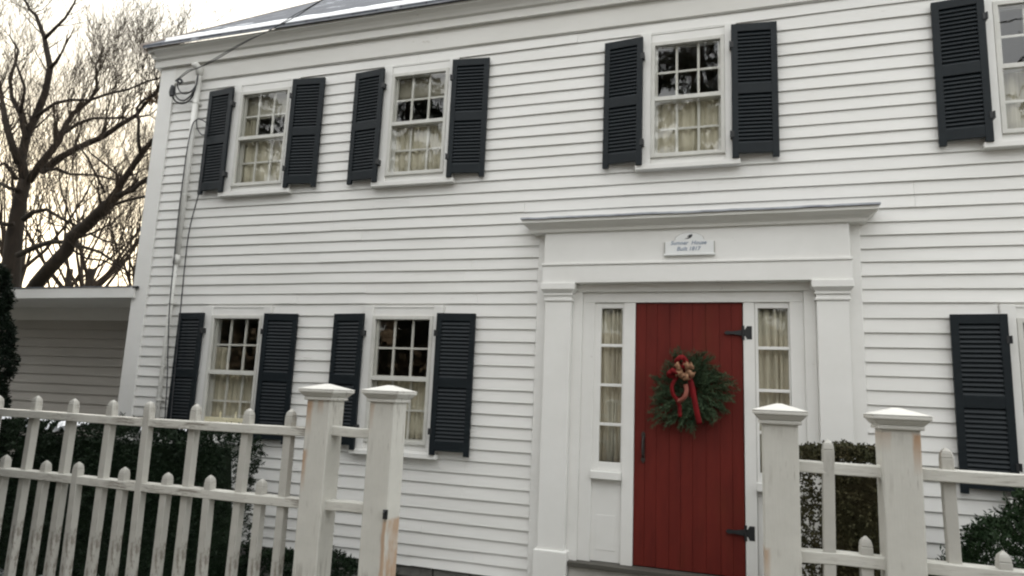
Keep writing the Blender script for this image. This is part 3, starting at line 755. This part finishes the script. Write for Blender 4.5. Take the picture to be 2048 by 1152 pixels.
# ------------------------------------------------------------------ annex
ax = thing('side_wing', (-9.5, .7, GZ), 'low white clapboard wing with deep eave joined to the left end of the house', 'building')
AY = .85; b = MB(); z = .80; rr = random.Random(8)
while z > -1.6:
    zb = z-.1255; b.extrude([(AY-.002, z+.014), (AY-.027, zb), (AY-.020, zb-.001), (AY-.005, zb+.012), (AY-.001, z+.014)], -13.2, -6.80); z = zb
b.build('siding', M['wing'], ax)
b = MB(); b.box(-13.2, -6.80, AY, 4.5, -1.95, .98); b.build('wall', M['trim'], ax)
b = MB(); b.box(-13.2, -6.80, AY-.03, AY-.001, .80, .972); b.build('frieze_board', M['trimdirty'], ax, bevel=.003)
b = MB(); b.box(-13.4, -6.742, -.062, -.036, .972, 1.098); b.box(-13.4, -6.80, -.0355, .02, 1.0, 1.09); b.build('fascia', M['trim'], ax, bevel=.004)
b = MB(); b.box(-13.4, -6.795, -.035, AY+.01, .974, .990); b.build('soffit', M['trimdirty'], ax)
b = MB(); b.extrude([(-.070, 1.100), (4.6, 1.22), (4.6, 1.25), (-.075, 1.112)][::-1], -13.45, -6.80); b.build('roof', M['lead'], ax)
b = MB(); b.box(-6.775, -6.70, -.066, -.034, 1.085, 1.112); b.build('gutter_end', M['iron'], ax, bevel=.004)

# ------------------------------------------------------------------ hedges and shrubs
def foliage(m_, pts_fn, n, needles, nl, nw, r_, jitter=.9, sl=.05):
    for i in range(n):
        p, nrm = pts_fn(r_)
        d = (nrm+Vector((r_.gauss(0, .5), r_.gauss(0, .5), r_.gauss(.25, .5)))*jitter).normalized()
        u = d.orthogonal().normalized(); v = d.cross(u); L = sl*r_.uniform(.6, 1.6)
        for k in range(needles):
            a = r_.uniform(0, 6.283); t = k/needles
            m_.leaf(p+d*L*t, d*r_.uniform(.4, 1)+(u*math.cos(a)+v*math.sin(a))*.8, nl*r_.uniform(.7, 1.2), nw)
def lump(x, y, z, s, amp): return amp*(math.sin(x*s+1.3*math.sin(y*s*1.7))+math.sin(z*s*1.3+y*s)+math.sin((x+z)*s*2.1))/3
def box_pts(x0, x1, y0, y1, z0, z1, amp=.06, s=5, rnd=.12):
    def f(r_):
        t = r_.random(); x, y, z = r_.uniform(x0, x1), r_.uniform(y0, y1), z0+(z1-z0)*r_.random()**.8
        if t < .5: y = y0; n = Vector((0, -1, 0))
        elif t < .75: z = z1; n = Vector((0, 0, 1))
        elif t < .88: x = x1; n = Vector((1, 0, 0))
        else: x = x0; n = Vector((-1, 0, 0))
        cx_, cy_, cz_ = max(x0+rnd, min(x, x1-rnd)), max(y0+rnd, min(y, y1-rnd)), min(z, z1-rnd)
        q_ = Vector((x-cx_, y-cy_, z-cz_))
        if q_.length > rnd: q_ = q_.normalized()*rnd
        p = Vector((cx_, cy_, cz_))+q_
        p += n*(lump(x, y, z, s, amp)-abs(r_.gauss(0, .045)))
        return p, n
    return f
def ell_pts(c_, rx, ry, rz, amp=.07, s=6, zmin=GZ):
    c_ = Vector(c_)
    def f(r_):
        while True:
            d = Vector((r_.gauss(0, 1), r_.gauss(0, 1), r_.gauss(0, 1))).normalized()
            k = 1+lump(d.x*rx, d.y*ry, d.z*rz, s, amp)*2-abs(r_.gauss(0, .06))
            p = c_+Vector((d.x*rx*k, d.y*ry*k, d.z*rz*k))
            if p.z > zmin: return p, d
    return f
def core_box(m_, x0, x1, y0, y1, z0, z1, ins): m_.frust(x0, x1, y0, y1, z0, z1, ins)
rr = random.Random(31)
hd = thing('hedge', (-5.7, -.95, GZ), 'dark clipped yew hedge behind the left fence with snow on its top', 'hedge')
b = MB(); core_box(b, -7.1, -4.52, -1.08, -.55, GZ, -.60, .10)
foliage(b, box_pts(-7.25, -4.42, -1.22, -.45, GZ, -.46, .05, 4, .15), 5200, 9, .040, .0065, rr); b.build('foliage', M['yew'], hd)
b = MB(); nx, ny = 190, 54
def hs_(i, j):
    x, y = -7.15+i*.0125, -1.27+j*.0145
    v = math.sin(x*6+1.5*math.sin(y*9))+.7*math.sin(x*13+y*11)+.5*math.sin(y*17-x*5)+.45*math.sin(x*31+y*23)+.4*math.sin(x*53-y*61)+.3*math.sin(x*97+y*83)
    return Vector((x, y, -.455+lump(x, y, 0, 4, .05)+.05*max(0, min(1, v-.4))-(.05 if j < 5 else 0))), v
for i in range(nx):
    for j in range(ny):
        q_ = [hs_(i, j), hs_(i+1, j), hs_(i+1, j+1), hs_(i, j+1)]
        if sum(v for _, v in q_)/4 > 1.15-.55*(i < 105): b.quad(*[p for p, _ in q_])
put(b.build('snow', M['snow'], hd, smooth=True), kind='stuff')
sh_ = thing('shrub', (-3.6, -.45, GZ), 'low dark spreading shrub along the stone foundation under the left windows', 'shrub')
b = MB(); foliage(b, ell_pts((-3.7, -.45, -1.93), 1.05, .32, .40, .06, 7), 1700, 9, .04, .007, rr); b.build('foliage', M['yew'], sh_)
bx = thing('boxwood_bush', (.75, -.75, GZ), 'brown tinged square boxwood bush between the right fence posts', 'bush')
b = MB(); core_box(b, .56, 1.0, -.95, -.5, GZ, -.42, .06)
foliage(b, box_pts(.455, 1.06, -1.08, -.38, GZ, -.27, .035, 8, .09), 3600, 8, .024, .0075, rr, .9, .04); b.build('foliage', M['boxwood'], bx)
yw = thing('shrub', (1.9, -.8, GZ), 'dark green spreading yew below the shutter at the right edge', 'shrub')
b = MB(); foliage(b, ell_pts((2.0, -.85, -1.35), .74, .52, .84, .06, 6), 4200, 10, .045, .006, rr, 1.0, .07); b.build('foliage', M['yew2'], yw)
av = thing('evergreen_tree', (-7.75, -1.0, GZ), 'narrow dark evergreen cut by the left edge of the photo beside the wing', 'tree')
b = MB()
def av_pts(r_):
    t = r_.random()**.8; z = GZ+.1+t*3.0; rad = .41*(1-t)**.45*(1+.18*math.sin(z*7)+.1*math.sin(z*17)); a = r_.uniform(0, 6.283); k = 1-abs(r_.gauss(0, .12))
    return Vector((-7.72+math.cos(a)*rad*k, -1.0+math.sin(a)*rad*k, z)), Vector((math.cos(a), math.sin(a), .5))
foliage(b, av_pts, 3800, 9, .05, .009, rr); b.build('crown', M['arbor'], av)
b = MB(); b.tube([(-7.72, -1, GZ-.05), (-7.72, -1, .6)], [.06, .02], 7); b.build('trunk', M['bark'], av)

# added evergreens, out of view on the left, to shade fence, hedge and wing
for x, y, h, r0, lb in ((-4.7, -4.3, 6.0, .95, 'added unseen evergreen nearest the road, shading the picket fence'), (-6.5, -3.9, 6.8, 1.0, 'second added unseen evergreen from the road on the left'), (-8.3, -3.0, 7.0, 1.05, 'added unseen evergreen in line with the picket fence'), (-10.6, -1.2, 7.0, 1.1, 'added unseen evergreen shading the low wing')):
    t = thing('evergreen_tree', (x, y, GZ), lb, 'tree', 'added evergreens shading the left side')
    def ev_pts(r_):
        u = r_.random()**.85; z = GZ+.15+u*h; a = r_.uniform(0, 6.283); k = 1-abs(r_.gauss(0, .10))
        rad = r0*(1-u)**.5*(1+.15*math.sin(z*5+a*2)+.1*math.sin(z*13+a*3))
        return Vector((x+math.cos(a)*rad*k, y+math.sin(a)*rad*k, z)), Vector((math.cos(a), math.sin(a), .5))
    b = MB(); foliage(b, ev_pts, 4200, 8, .10, .022, rr); b.build('crown', M['arbor'], t)
    b = MB(); b.tube([(x, y, GZ-.05), (x, y, GZ+h*.8)], [.12, .03], 7); b.build('trunk', M['bark'], t)

# ------------------------------------------------------------------ bare trees
def grow(m_, p, d, L, r, depth, r_, up=.25, kids=(3, 5), minr=.004):
    """a wandering branch and its side shoots"""
    pts = [p]; rads = [r]; n = 4 if depth > 0 else 3; dirs = []
    for i in range(n):
        d = (d+Vector((r_.gauss(0, .09), r_.gauss(0, .09), r_.gauss(up*.55, .07)))).normalized(); dirs.append(d)
        pts.append(pts[-1]+d*L/n); rads.append(max(minr*.7, r*(1-.8*(i+1)/n)))
    m_.tube(pts, rads, 5 if r > .03 else 3, False)
    if depth <= 0: return
    for k in range(r_.randint(*kids)):
        t = r_.uniform(.25, 1.0); i = min(n-1, int(t*n)); f_ = t*n-i
        q_ = pts[i].lerp(pts[i+1], f_); a = r_.uniform(0, 6.283); u = dirs[i].orthogonal().normalized(); v = dirs[i].cross(u)
        nd = (dirs[i]*.75+(u*math.cos(a)+v*math.sin(a))*.75+Vector((0, 0, up))).normalized()
        grow(m_, q_, nd, L*r_.uniform(.5, .85), max(minr, rads[i]*.55), depth-1, r_, up, kids, minr)
def limb(m_, tw, pix, Y, w0, w1, r_, shoots=8, depth=3, dy=0.0, spread=1.0, up=.3, L0=1.0):
    """a limb following the photograph's course; widths in photo pixels"""
    pts = []; rads = []; n = len(pix)
    for i, (px, py) in enumerate(pix):
        y = Y+dy*i/max(1, n-1)+r_.uniform(-.08, .08)*(i > 0)
        q_ = at(px, py, y); dist = (q_-Vector((0, CAM_Y, 0))).dot(CF); pts.append(q_)
        rads.append((w0+(w1-w0)*i/(n-1))*dist/FPX/2)
    m_.tube(pts, rads, 8)
    for k in range(int(shoots*(1.25 if Y > 8 else .7)+.5)):
        t = r_.uniform(.15, 1)**.8*(n-1); i = min(n-2, int(t)); q_ = pts[i].lerp(pts[i+1], t-i); d = (pts[i+1]-pts[i]).normalized()
        u = d.orthogonal().normalized(); v = d.cross(u); a = r_.uniform(0, 6.283)
        nd = (d*.6+(u*math.cos(a)+v*math.sin(a))*spread*.8+Vector((0, 0, up))).normalized()
        grow(tw, q_, nd, L0*r_.uniform(.7, 1.7), max(.012, rads[i]*.32), depth, r_, .3, (2, 4), .0056)
    d = (pts[-1]-pts[-2]).normalized()
    for k in range(2): grow(tw, pts[-1], d+Vector((r_.gauss(0, .3), 0, r_.gauss(.1, .3))), L0*1.1, max(.012, rads[-1]*.8), depth, r_, .3, (2, 4), .0056)
Z1 = lambda *p: [(x/3, y/3) for x, y in p]
Z5 = lambda *p: [(x/3, 384+y/3) for x, y in p]
rt = random.Random(77)
YA = 9.0
tA = thing('bare_tree', at(18, 700, YA)*1.0, 'big bare tree with a dark forked trunk at the left edge of the photo', 'tree', 'bare winter trees behind the wing')
ba = at(15, 640, YA); tA.location = (ba.x, YA, GZ); ORG[tA] = Vector((ba.x, YA, GZ))
tk, tw = MB(), MB()
gb = Vector((at(10, 640, YA).x, YA, GZ-.1))
pts = [gb, at(14, 600, YA), at(20, 560, YA), at(29, 470, YA), at(40, 400, YA), at(50, 360, YA)]
tk.tube(pts, [.40, .33, .29, .24, .20, .18], 12)
limb(tk, tw, Z1((150, 1090), (128, 960), (155, 830), (215, 700), (270, 560), (302, 405), (280, 300), (265, 220), (215, 90), (180, 60), (150, 0)), YA, 19, 4, rt, 14, 3, 1.5)
limb(tk, tw, Z1((268, 232), (330, 170), (390, 110), (440, 30), (455, 0)), YA+.8, 7, 3, rt, 5, 2)
limb(tk, tw, Z1((302, 405), (335, 375), (365, 325)), YA+.6, 8, 5, rt, 1, 1)
limb(tk, tw, Z1((215, 700), (330, 620), (420, 600), (540, 600), (660, 560), (760, 540), (880, 490), (990, 460)), YA+.3, 7, 3, rt, 13, 3, -1, .5, .9, 1.25)
limb(tk, tw, Z1((110, 980), (60, 830), (30, 720), (15, 620)), YA-.3, 14, 10, rt, 6, 2)
limb(tk, tw, Z1((152, 830), (125, 690), (72, 590), (60, 470), (95, 370), (110, 300), (60, 220)), YA, 10, 3, rt, 10, 3, 1.2)
limb(tk, tw, Z1((122, 680), (150, 530), (115, 430), (92, 370)), YA-.2, 6, 4, rt, 4, 2)
limb(tk, tw, Z1((170, 1090), (255, 970), (350, 850), (400, 740), (440, 680), (540, 600), (580, 530), (575, 390)), YA, 15, 4, rt, 15, 3, .8, .7, .8, 1.2)
limb(tk, tw, Z1((250, 1030), (370, 940), (480, 880), (620, 820), (720, 750), (820, 690), (870, 620), (905, 590)), YA+.2, 14, 5, rt, 15, 3, -1.5, .6, .9, 1.25)
limb(tk, tw, Z1((375, 805), (470, 740), (560, 710), (700, 708), (790, 710), (900, 690)), YA, 7, 3, rt, 10, 3, -.8, .6, .8, 1.2)
limb(tk, tw, Z1((250, 1020), (340, 1015), (420, 1045), (560, 1050), (720, 1085)), YA, 8, 3, rt, 7, 3, -.8)
limb(tk, tw, Z1((100, 1075), (70, 1030), (30, 980), (0, 990)), YA-.2, 9, 6, rt, 4, 2)
limb(tk, tw, Z1((125, 1140), (60, 1130), (0, 1100)), YA-.2, 8, 7, rt, 4, 2)
limb(tk, tw, Z5((140, 165), (200, 120), (280, 105), (380, 165), (470, 205)), YA-.4, 11, 4, rt, 8, 3)
limb(tk, tw, Z5((105, 380), (200, 335), (300, 300), (400, 300), (500, 330), (600, 360), (700, 430), (820, 520)), YA-.4, 12, 3, rt, 12, 3, -1.0)
limb(tk, tw, Z5((80, 190), (40, 195), (0, 185)), YA-.4, 9, 8, rt, 3, 2)
tk.build('trunk', M['bark'], tA, smooth=True); tw.build('twigs', M['twig'], tA)
YB = 7.0
bb = at(48, 600, YB)
tB = thing('bare_tree', (bb.x-.6, YB, GZ), 'leaning bare tree rising from behind the wing roof towards the house corner', 'tree', 'bare winter trees behind the wing')
tk, tw = MB(), MB()
tk.tube([Vector((bb.x-.6, YB, GZ-.1)), Vector((bb.x-.35, YB, .0)), at(62, 585, YB), at(72, 569, YB)], [.25, .22, .19, .17], 10)
limb(tk, tw, Z5((215, 558), (300, 455), (400, 350), (430, 270), (520, 200), (600, 120), (650, 70)), YB, 27, 21, rt, 8, 3, -.3)
limb(tk, tw, [(217, 407), (233, 383), (247, 360), (283, 307), (300, 287), (318, 268), (335, 240)], YB-.3, 15, 7, rt, 5, 3)
limb(tk, tw, Z1((843, 915), (830, 840), (832, 720), (820, 650), (860, 600), (930, 570)), YB-.3, 7, 4, rt, 8, 3)
limb(tk, tw, [(233, 391), (267, 380), (280, 366), (306, 350), (330, 330)], YB-.3, 10, 5, rt, 5, 2)
limb(tk, tw, [(222, 412), (250, 402), (300, 390), (330, 380)], YB-.3, 7, 4, rt, 4, 2)
limb(tk, tw, Z5((440, 260), (400, 210), (290, 190), (300, 60)), YB, 4, 2, rt, 5, 3)
limb(tk, tw, Z5((540, 250), (620, 290), (700, 310), (760, 380)), YB, 5, 2, rt, 6, 3)
limb(tk, tw, Z5((420, 340), (520, 400), (620, 410), (700, 450), (780, 520)), YB, 5, 2, rt, 6, 3)
limb(tk, tw, [(210, 385), (190, 345), (175, 315), (160, 295)], YB, 5, 3, rt, 6, 3)
limb(tk, tw, [(238, 380), (236, 350), (205, 325), (180, 305)], YB, 5, 3, rt, 5, 3)
tk.build('trunk', M['bark'], tB, smooth=True); tw.build('twigs', M['twig'], tB)
def far_tree(x, y, h, seed, label):
    r_ = random.Random(seed); t = thing('bare_tree', (x, y, GZ), label, 'tree', 'bare winter trees behind the wing')
    tk, tw = MB(), MB(); top = Vector((x+r_.uniform(-.5, .5), y, GZ+h*.45)); base = Vector((x, y, GZ-.1))
    tk.tube([base, base.lerp(top, .5)+Vector((.1, 0, 0)), top], [.3, .24, .18], 8)
    for k in range(9):
        a = r_.uniform(0, 6.283); s = base.lerp(top, r_.uniform(.5, 1))
        grow(tw, s, Vector((math.cos(a)*.75, math.sin(a)*.75, r_.uniform(.5, 1.3))), h*.38, .10, 4, r_, .4, (2, 4), .0075)
    tk.build('trunk', M['bark'], t, smooth=True); tw.build('twigs', M['twig'], t)
far_tree(-33.0, 17, 17, 5, 'finely twigged bare tree far behind, at the left edge of the sky')
far_tree(-31.0, 19, 16.5, 6, 'finely twigged bare tree far behind, between trunk and house corner')
far_tree(-29.6, 21, 14.5, 9, 'smaller bare tree far behind, seen close beside the house corner board')
far_tree(-38.5, 24, 19, 12, 'tall faint bare tree farthest back on the left')
b = MB(); nc = at(306, 196, YA-1.2)
for i in range(150):
    d = Vector((rt.gauss(0, 1), rt.gauss(0, 1), rt.gauss(0, 1))); b.leaf(nc+d*.055, d, .10, .035)
put(b.build('leaf_nest', M['deadleaf'], org=nc), 'brown clump of dead leaves caught in bare branches beside the house corner', 'nest')

# ------------------------------------------------------------------ conifers across the street (seen mirrored in the window panes)
def conifer(seed, h):
    r_ = random.Random(seed); b = MB(); tr_ = MB(); tr_.tube([(0, 0, 0), (0, 0, h*.55), (0, 0, h)], [.28, .18, .02], 8)
    z = h*.12
    while z < h*.98:
        for k in range(r_.randint(4, 6)):
            a = r_.uniform(0, 6.283); L = (h-z)*.25*r_.uniform(.6, 1.35)+.4
            d = Vector((math.cos(a), math.sin(a), -.18)); sd = Vector((-math.sin(a), math.cos(a), 0))
            n = int(L*9)+4
            for i in range(n):
                t = (i+1)/n; p = Vector((0, 0, z))+d*L*t+Vector((0, 0, -.22*L*t*t))
                for s in (-1, 1, 0):
                    dd = d*.7+sd*s*r_.uniform(.5, 1.0)+Vector((0, 0, r_.uniform(-1.0, -.1)))
                    b.leaf(p, dd, r_.uniform(.30, .62)*(1.15-.5*t), .05)
        z += r_.uniform(.34, .66)
    return b, tr_
sites = [(-1.2, -19.0, 24, 'second'), (-14.5, -21, 25, 'x'), (-23.0, -20, 24, 'x'), (12.5, -24, 17, 'x'), (-7.6, -27, 27, 'x'), (3.9, -22.5, 21, 'x'), (18.5, -21, 19, 'x'), (8.5, -13.5, 15, 'x')]
clabel = ['conifer across the street straight opposite the door', 'tall conifer across the street opposite the second window from the corner', 'conifer across the street farthest to the left', 'conifer across the street opposite the right hand windows',
          'tallest conifer set back across the street behind the others', 'shortest conifer set back across the street', 'conifer across the street farthest to the right', 'conifer standing closest to the road on the right']
protos = [conifer(1, 22), conifer(2, 22)]
for i, (x, y, h, _) in enumerate(sites):
    t = thing('conifer', (x, y, GZ), clabel[i], 'tree', 'conifers across the street'); s = h/22
    if i < 2:
        f_, k_ = protos[i]
        for m_, nm, mt in ((f_, 'crown', M['conifer']), (k_, 'trunk', M['bark'])):
            m_.v = [(vx+x, vy+y, vz+GZ) for vx, vy, vz in m_.v]; o = m_.build(nm, mt, t)
            protos[i] = t
    else:
        for ch_ in protos[i % 2].children:
            c_ = ch_.copy(); C.objects.link(c_); c_.parent = t
        t.rotation_euler.z = i*1.7
    t.scale = (s, s, s)

# brown beech hedge added out of view so its reflection lightens the ground floor panes
bh = thing('hedge', (-6, -15, GZ), 'tall brown beech hedge added across the street to lighten pane reflections', 'hedge')
b = MB(); b.box(-30, 18, -15.9, -15.2, GZ-.1, GZ+4.1); r_ = random.Random(63)
for i in range(9000):
    p = Vector((r_.uniform(-30.2, 18.2), -15.15+r_.gauss(0, .12), GZ+4.5*r_.random())); b.leaf(p, Vector((r_.gauss(0, 1), r_.uniform(-.2, 1), r_.gauss(-.3, 1))), r_.uniform(.12, .26), .05)
b.build('foliage', M['beech'], bh)

# ------------------------------------------------------------------ ground
b = MB(); n = 60
S = 260
b.quad((-S, -5.0, GZ), (S, -5.0, GZ), (S, S, GZ), (-S, S, GZ)); put(b.build('ground', M['ground']), kind='structure')
b = MB(); b.quad((-S, -S, GZ-.13), (S, -S, GZ-.13), (S, -13.0, GZ-.13), (-S, -13.0, GZ-.13)); put(b.build('ground', M['ground']), kind='structure')
b = MB(); b.quad((-S, -13.0, GZ-.126), (S, -13.0, GZ-.126), (S, -4.9, GZ-.126), (-S, -4.9, GZ-.126)); put(b.build('road', M['asphalt']), kind='structure')
b = MB(); b.box(-S, S, -5.12, -4.98, GZ-.2, GZ+.01); put(b.build('kerb', M['kerb']), kind='structure')
b = MB(); rs = random.Random(41); nx, ny = 46, 10; gx = lambda i: -9.2+i*.1; gy = lambda j: -2.2+j*.24     # thin snow lying in the left yard
hh = [[GZ+.0+max(0, (.09+.05*math.sin(i*.33+j*.5)+.03*math.sin(i*.9)+rs.uniform(-.01, .01))*min(1, i/4, (nx-i)/10, (j)/2, (ny-j)/2))-.005 for j in range(ny+1)] for i in range(nx+1)]
for i in range(nx):
    for j in range(ny):
        b.quad((gx(i), gy(j), hh[i][j]), (gx(i+1), gy(j), hh[i+1][j]), (gx(i+1), gy(j+1), hh[i+1][j+1]), (gx(i), gy(j+1), hh[i][j+1]))
put(b.build('snow', M['snow'], smooth=True), kind='structure')

# ------------------------------------------------------------------ light, sky, camera
AZ, EL = -52.75, 13.0
w = bpy.data.worlds.new('World'); bpy.context.scene.world = w; w.use_nodes = True; nt = w.node_tree
bg = nt.nodes['Background']; sky = nt.nodes.new('ShaderNodeTexSky'); sky.sky_type = 'NISHITA'; sky.sun_disc = False
sky.sun_elevation = R(EL); sky.sun_rotation = R(AZ); sky.air_density = 1.0; sky.dust_density = 1.5; sky.ozone_density = 1.0
hs = nt.nodes.new('ShaderNodeHueSaturation'); hs.inputs['Saturation'].default_value = .7
nt.links.new(sky.outputs[0], hs.inputs['Color'])
# thin overcast above the haze: grey cloud, brighter towards the zenith, faintly mottled
tc = nt.nodes.new('ShaderNodeTexCoord'); sx = nt.nodes.new('ShaderNodeSeparateXYZ'); nt.links.new(tc.outputs['Generated'], sx.inputs[0])
cc = ramp(nt, sx.outputs['Z'], ((.0, (2.3, 2.12, 1.75)), (.14, (3.15, 3.1, 2.92)), (.42, (5.15, 5.15, 5.02)), (.9, (6.3, 6.3, 6.2))))
dt = nt.nodes.new('ShaderNodeVectorMath'); dt.operation = 'DOT_PRODUCT'; nt.links.new(tc.outputs['Generated'], dt.inputs[0])
dt.inputs[1].default_value = (math.sin(R(AZ))*math.cos(R(EL)), math.cos(R(AZ))*math.cos(R(EL)), math.sin(R(EL)))
glow = ramp(nt, dt.outputs['Value'], ((.66, (0, 0, 0)), (.95, (.95, .95, .95))))
warm = ramp(nt, sx.outputs['Z'], ((.05, (2.4, 1.98, 1.2)), (.26, (3.0, 2.6, 1.72)), (.46, (4.2, 4.0, 3.4))))
cc = mixc(nt, glow, cc, warm)
cloud = mixc(nt, ramp(nt, noise(nt, 2.2, 5, .6, (1, 1, 2.2), 'Generated'), ((.3, (.0, .0, .0)), (.7, (1, 1, 1)))), (.72, .73, .75), (1.0, 1.0, 1.0))
cc = mixc(nt, 1.0, cc, cloud, 'MULTIPLY')
nt.links.new(mixc(nt, .93, hs.outputs[0], cc), bg.inputs['Color'])
bg.inputs['Strength'].default_value = .12
sl = bpy.data.lights.new('Sun', 'SUN'); sl.energy = .8; sl.angle = R(10); sl.color = (1, .88, .72)
so = bpy.data.objects.new('Sun', sl); C.objects.link(so)
sd = Vector((math.sin(R(AZ))*math.cos(R(EL)), math.cos(R(AZ))*math.cos(R(EL)), math.sin(R(EL))))
so.rotation_euler = sd.to_track_quat('Z', 'Y').to_euler(); so.location = (-20, 15, 12)
cam = bpy.data.cameras.new('Camera'); co = bpy.data.objects.new('Camera', cam); C.objects.link(co)
cam.sensor_width = 36; cam.lens = FPX/2048*36; cam.clip_start = .05; cam.clip_end = 800
co.matrix_world = Matrix(((CR.x, CU.x, -CF.x, 0), (CR.y, CU.y, -CF.y, CAM_Y), (CR.z, CU.z, -CF.z, 0), (0, 0, 0, 1)))
sc = bpy.context.scene; sc.camera = co
sc.view_settings.view_transform = 'Standard'; sc.view_settings.look = 'None'; sc.view_settings.gamma = 1
sc.view_settings.exposure = 2.08
sc.cycles.filter_width = 2.2
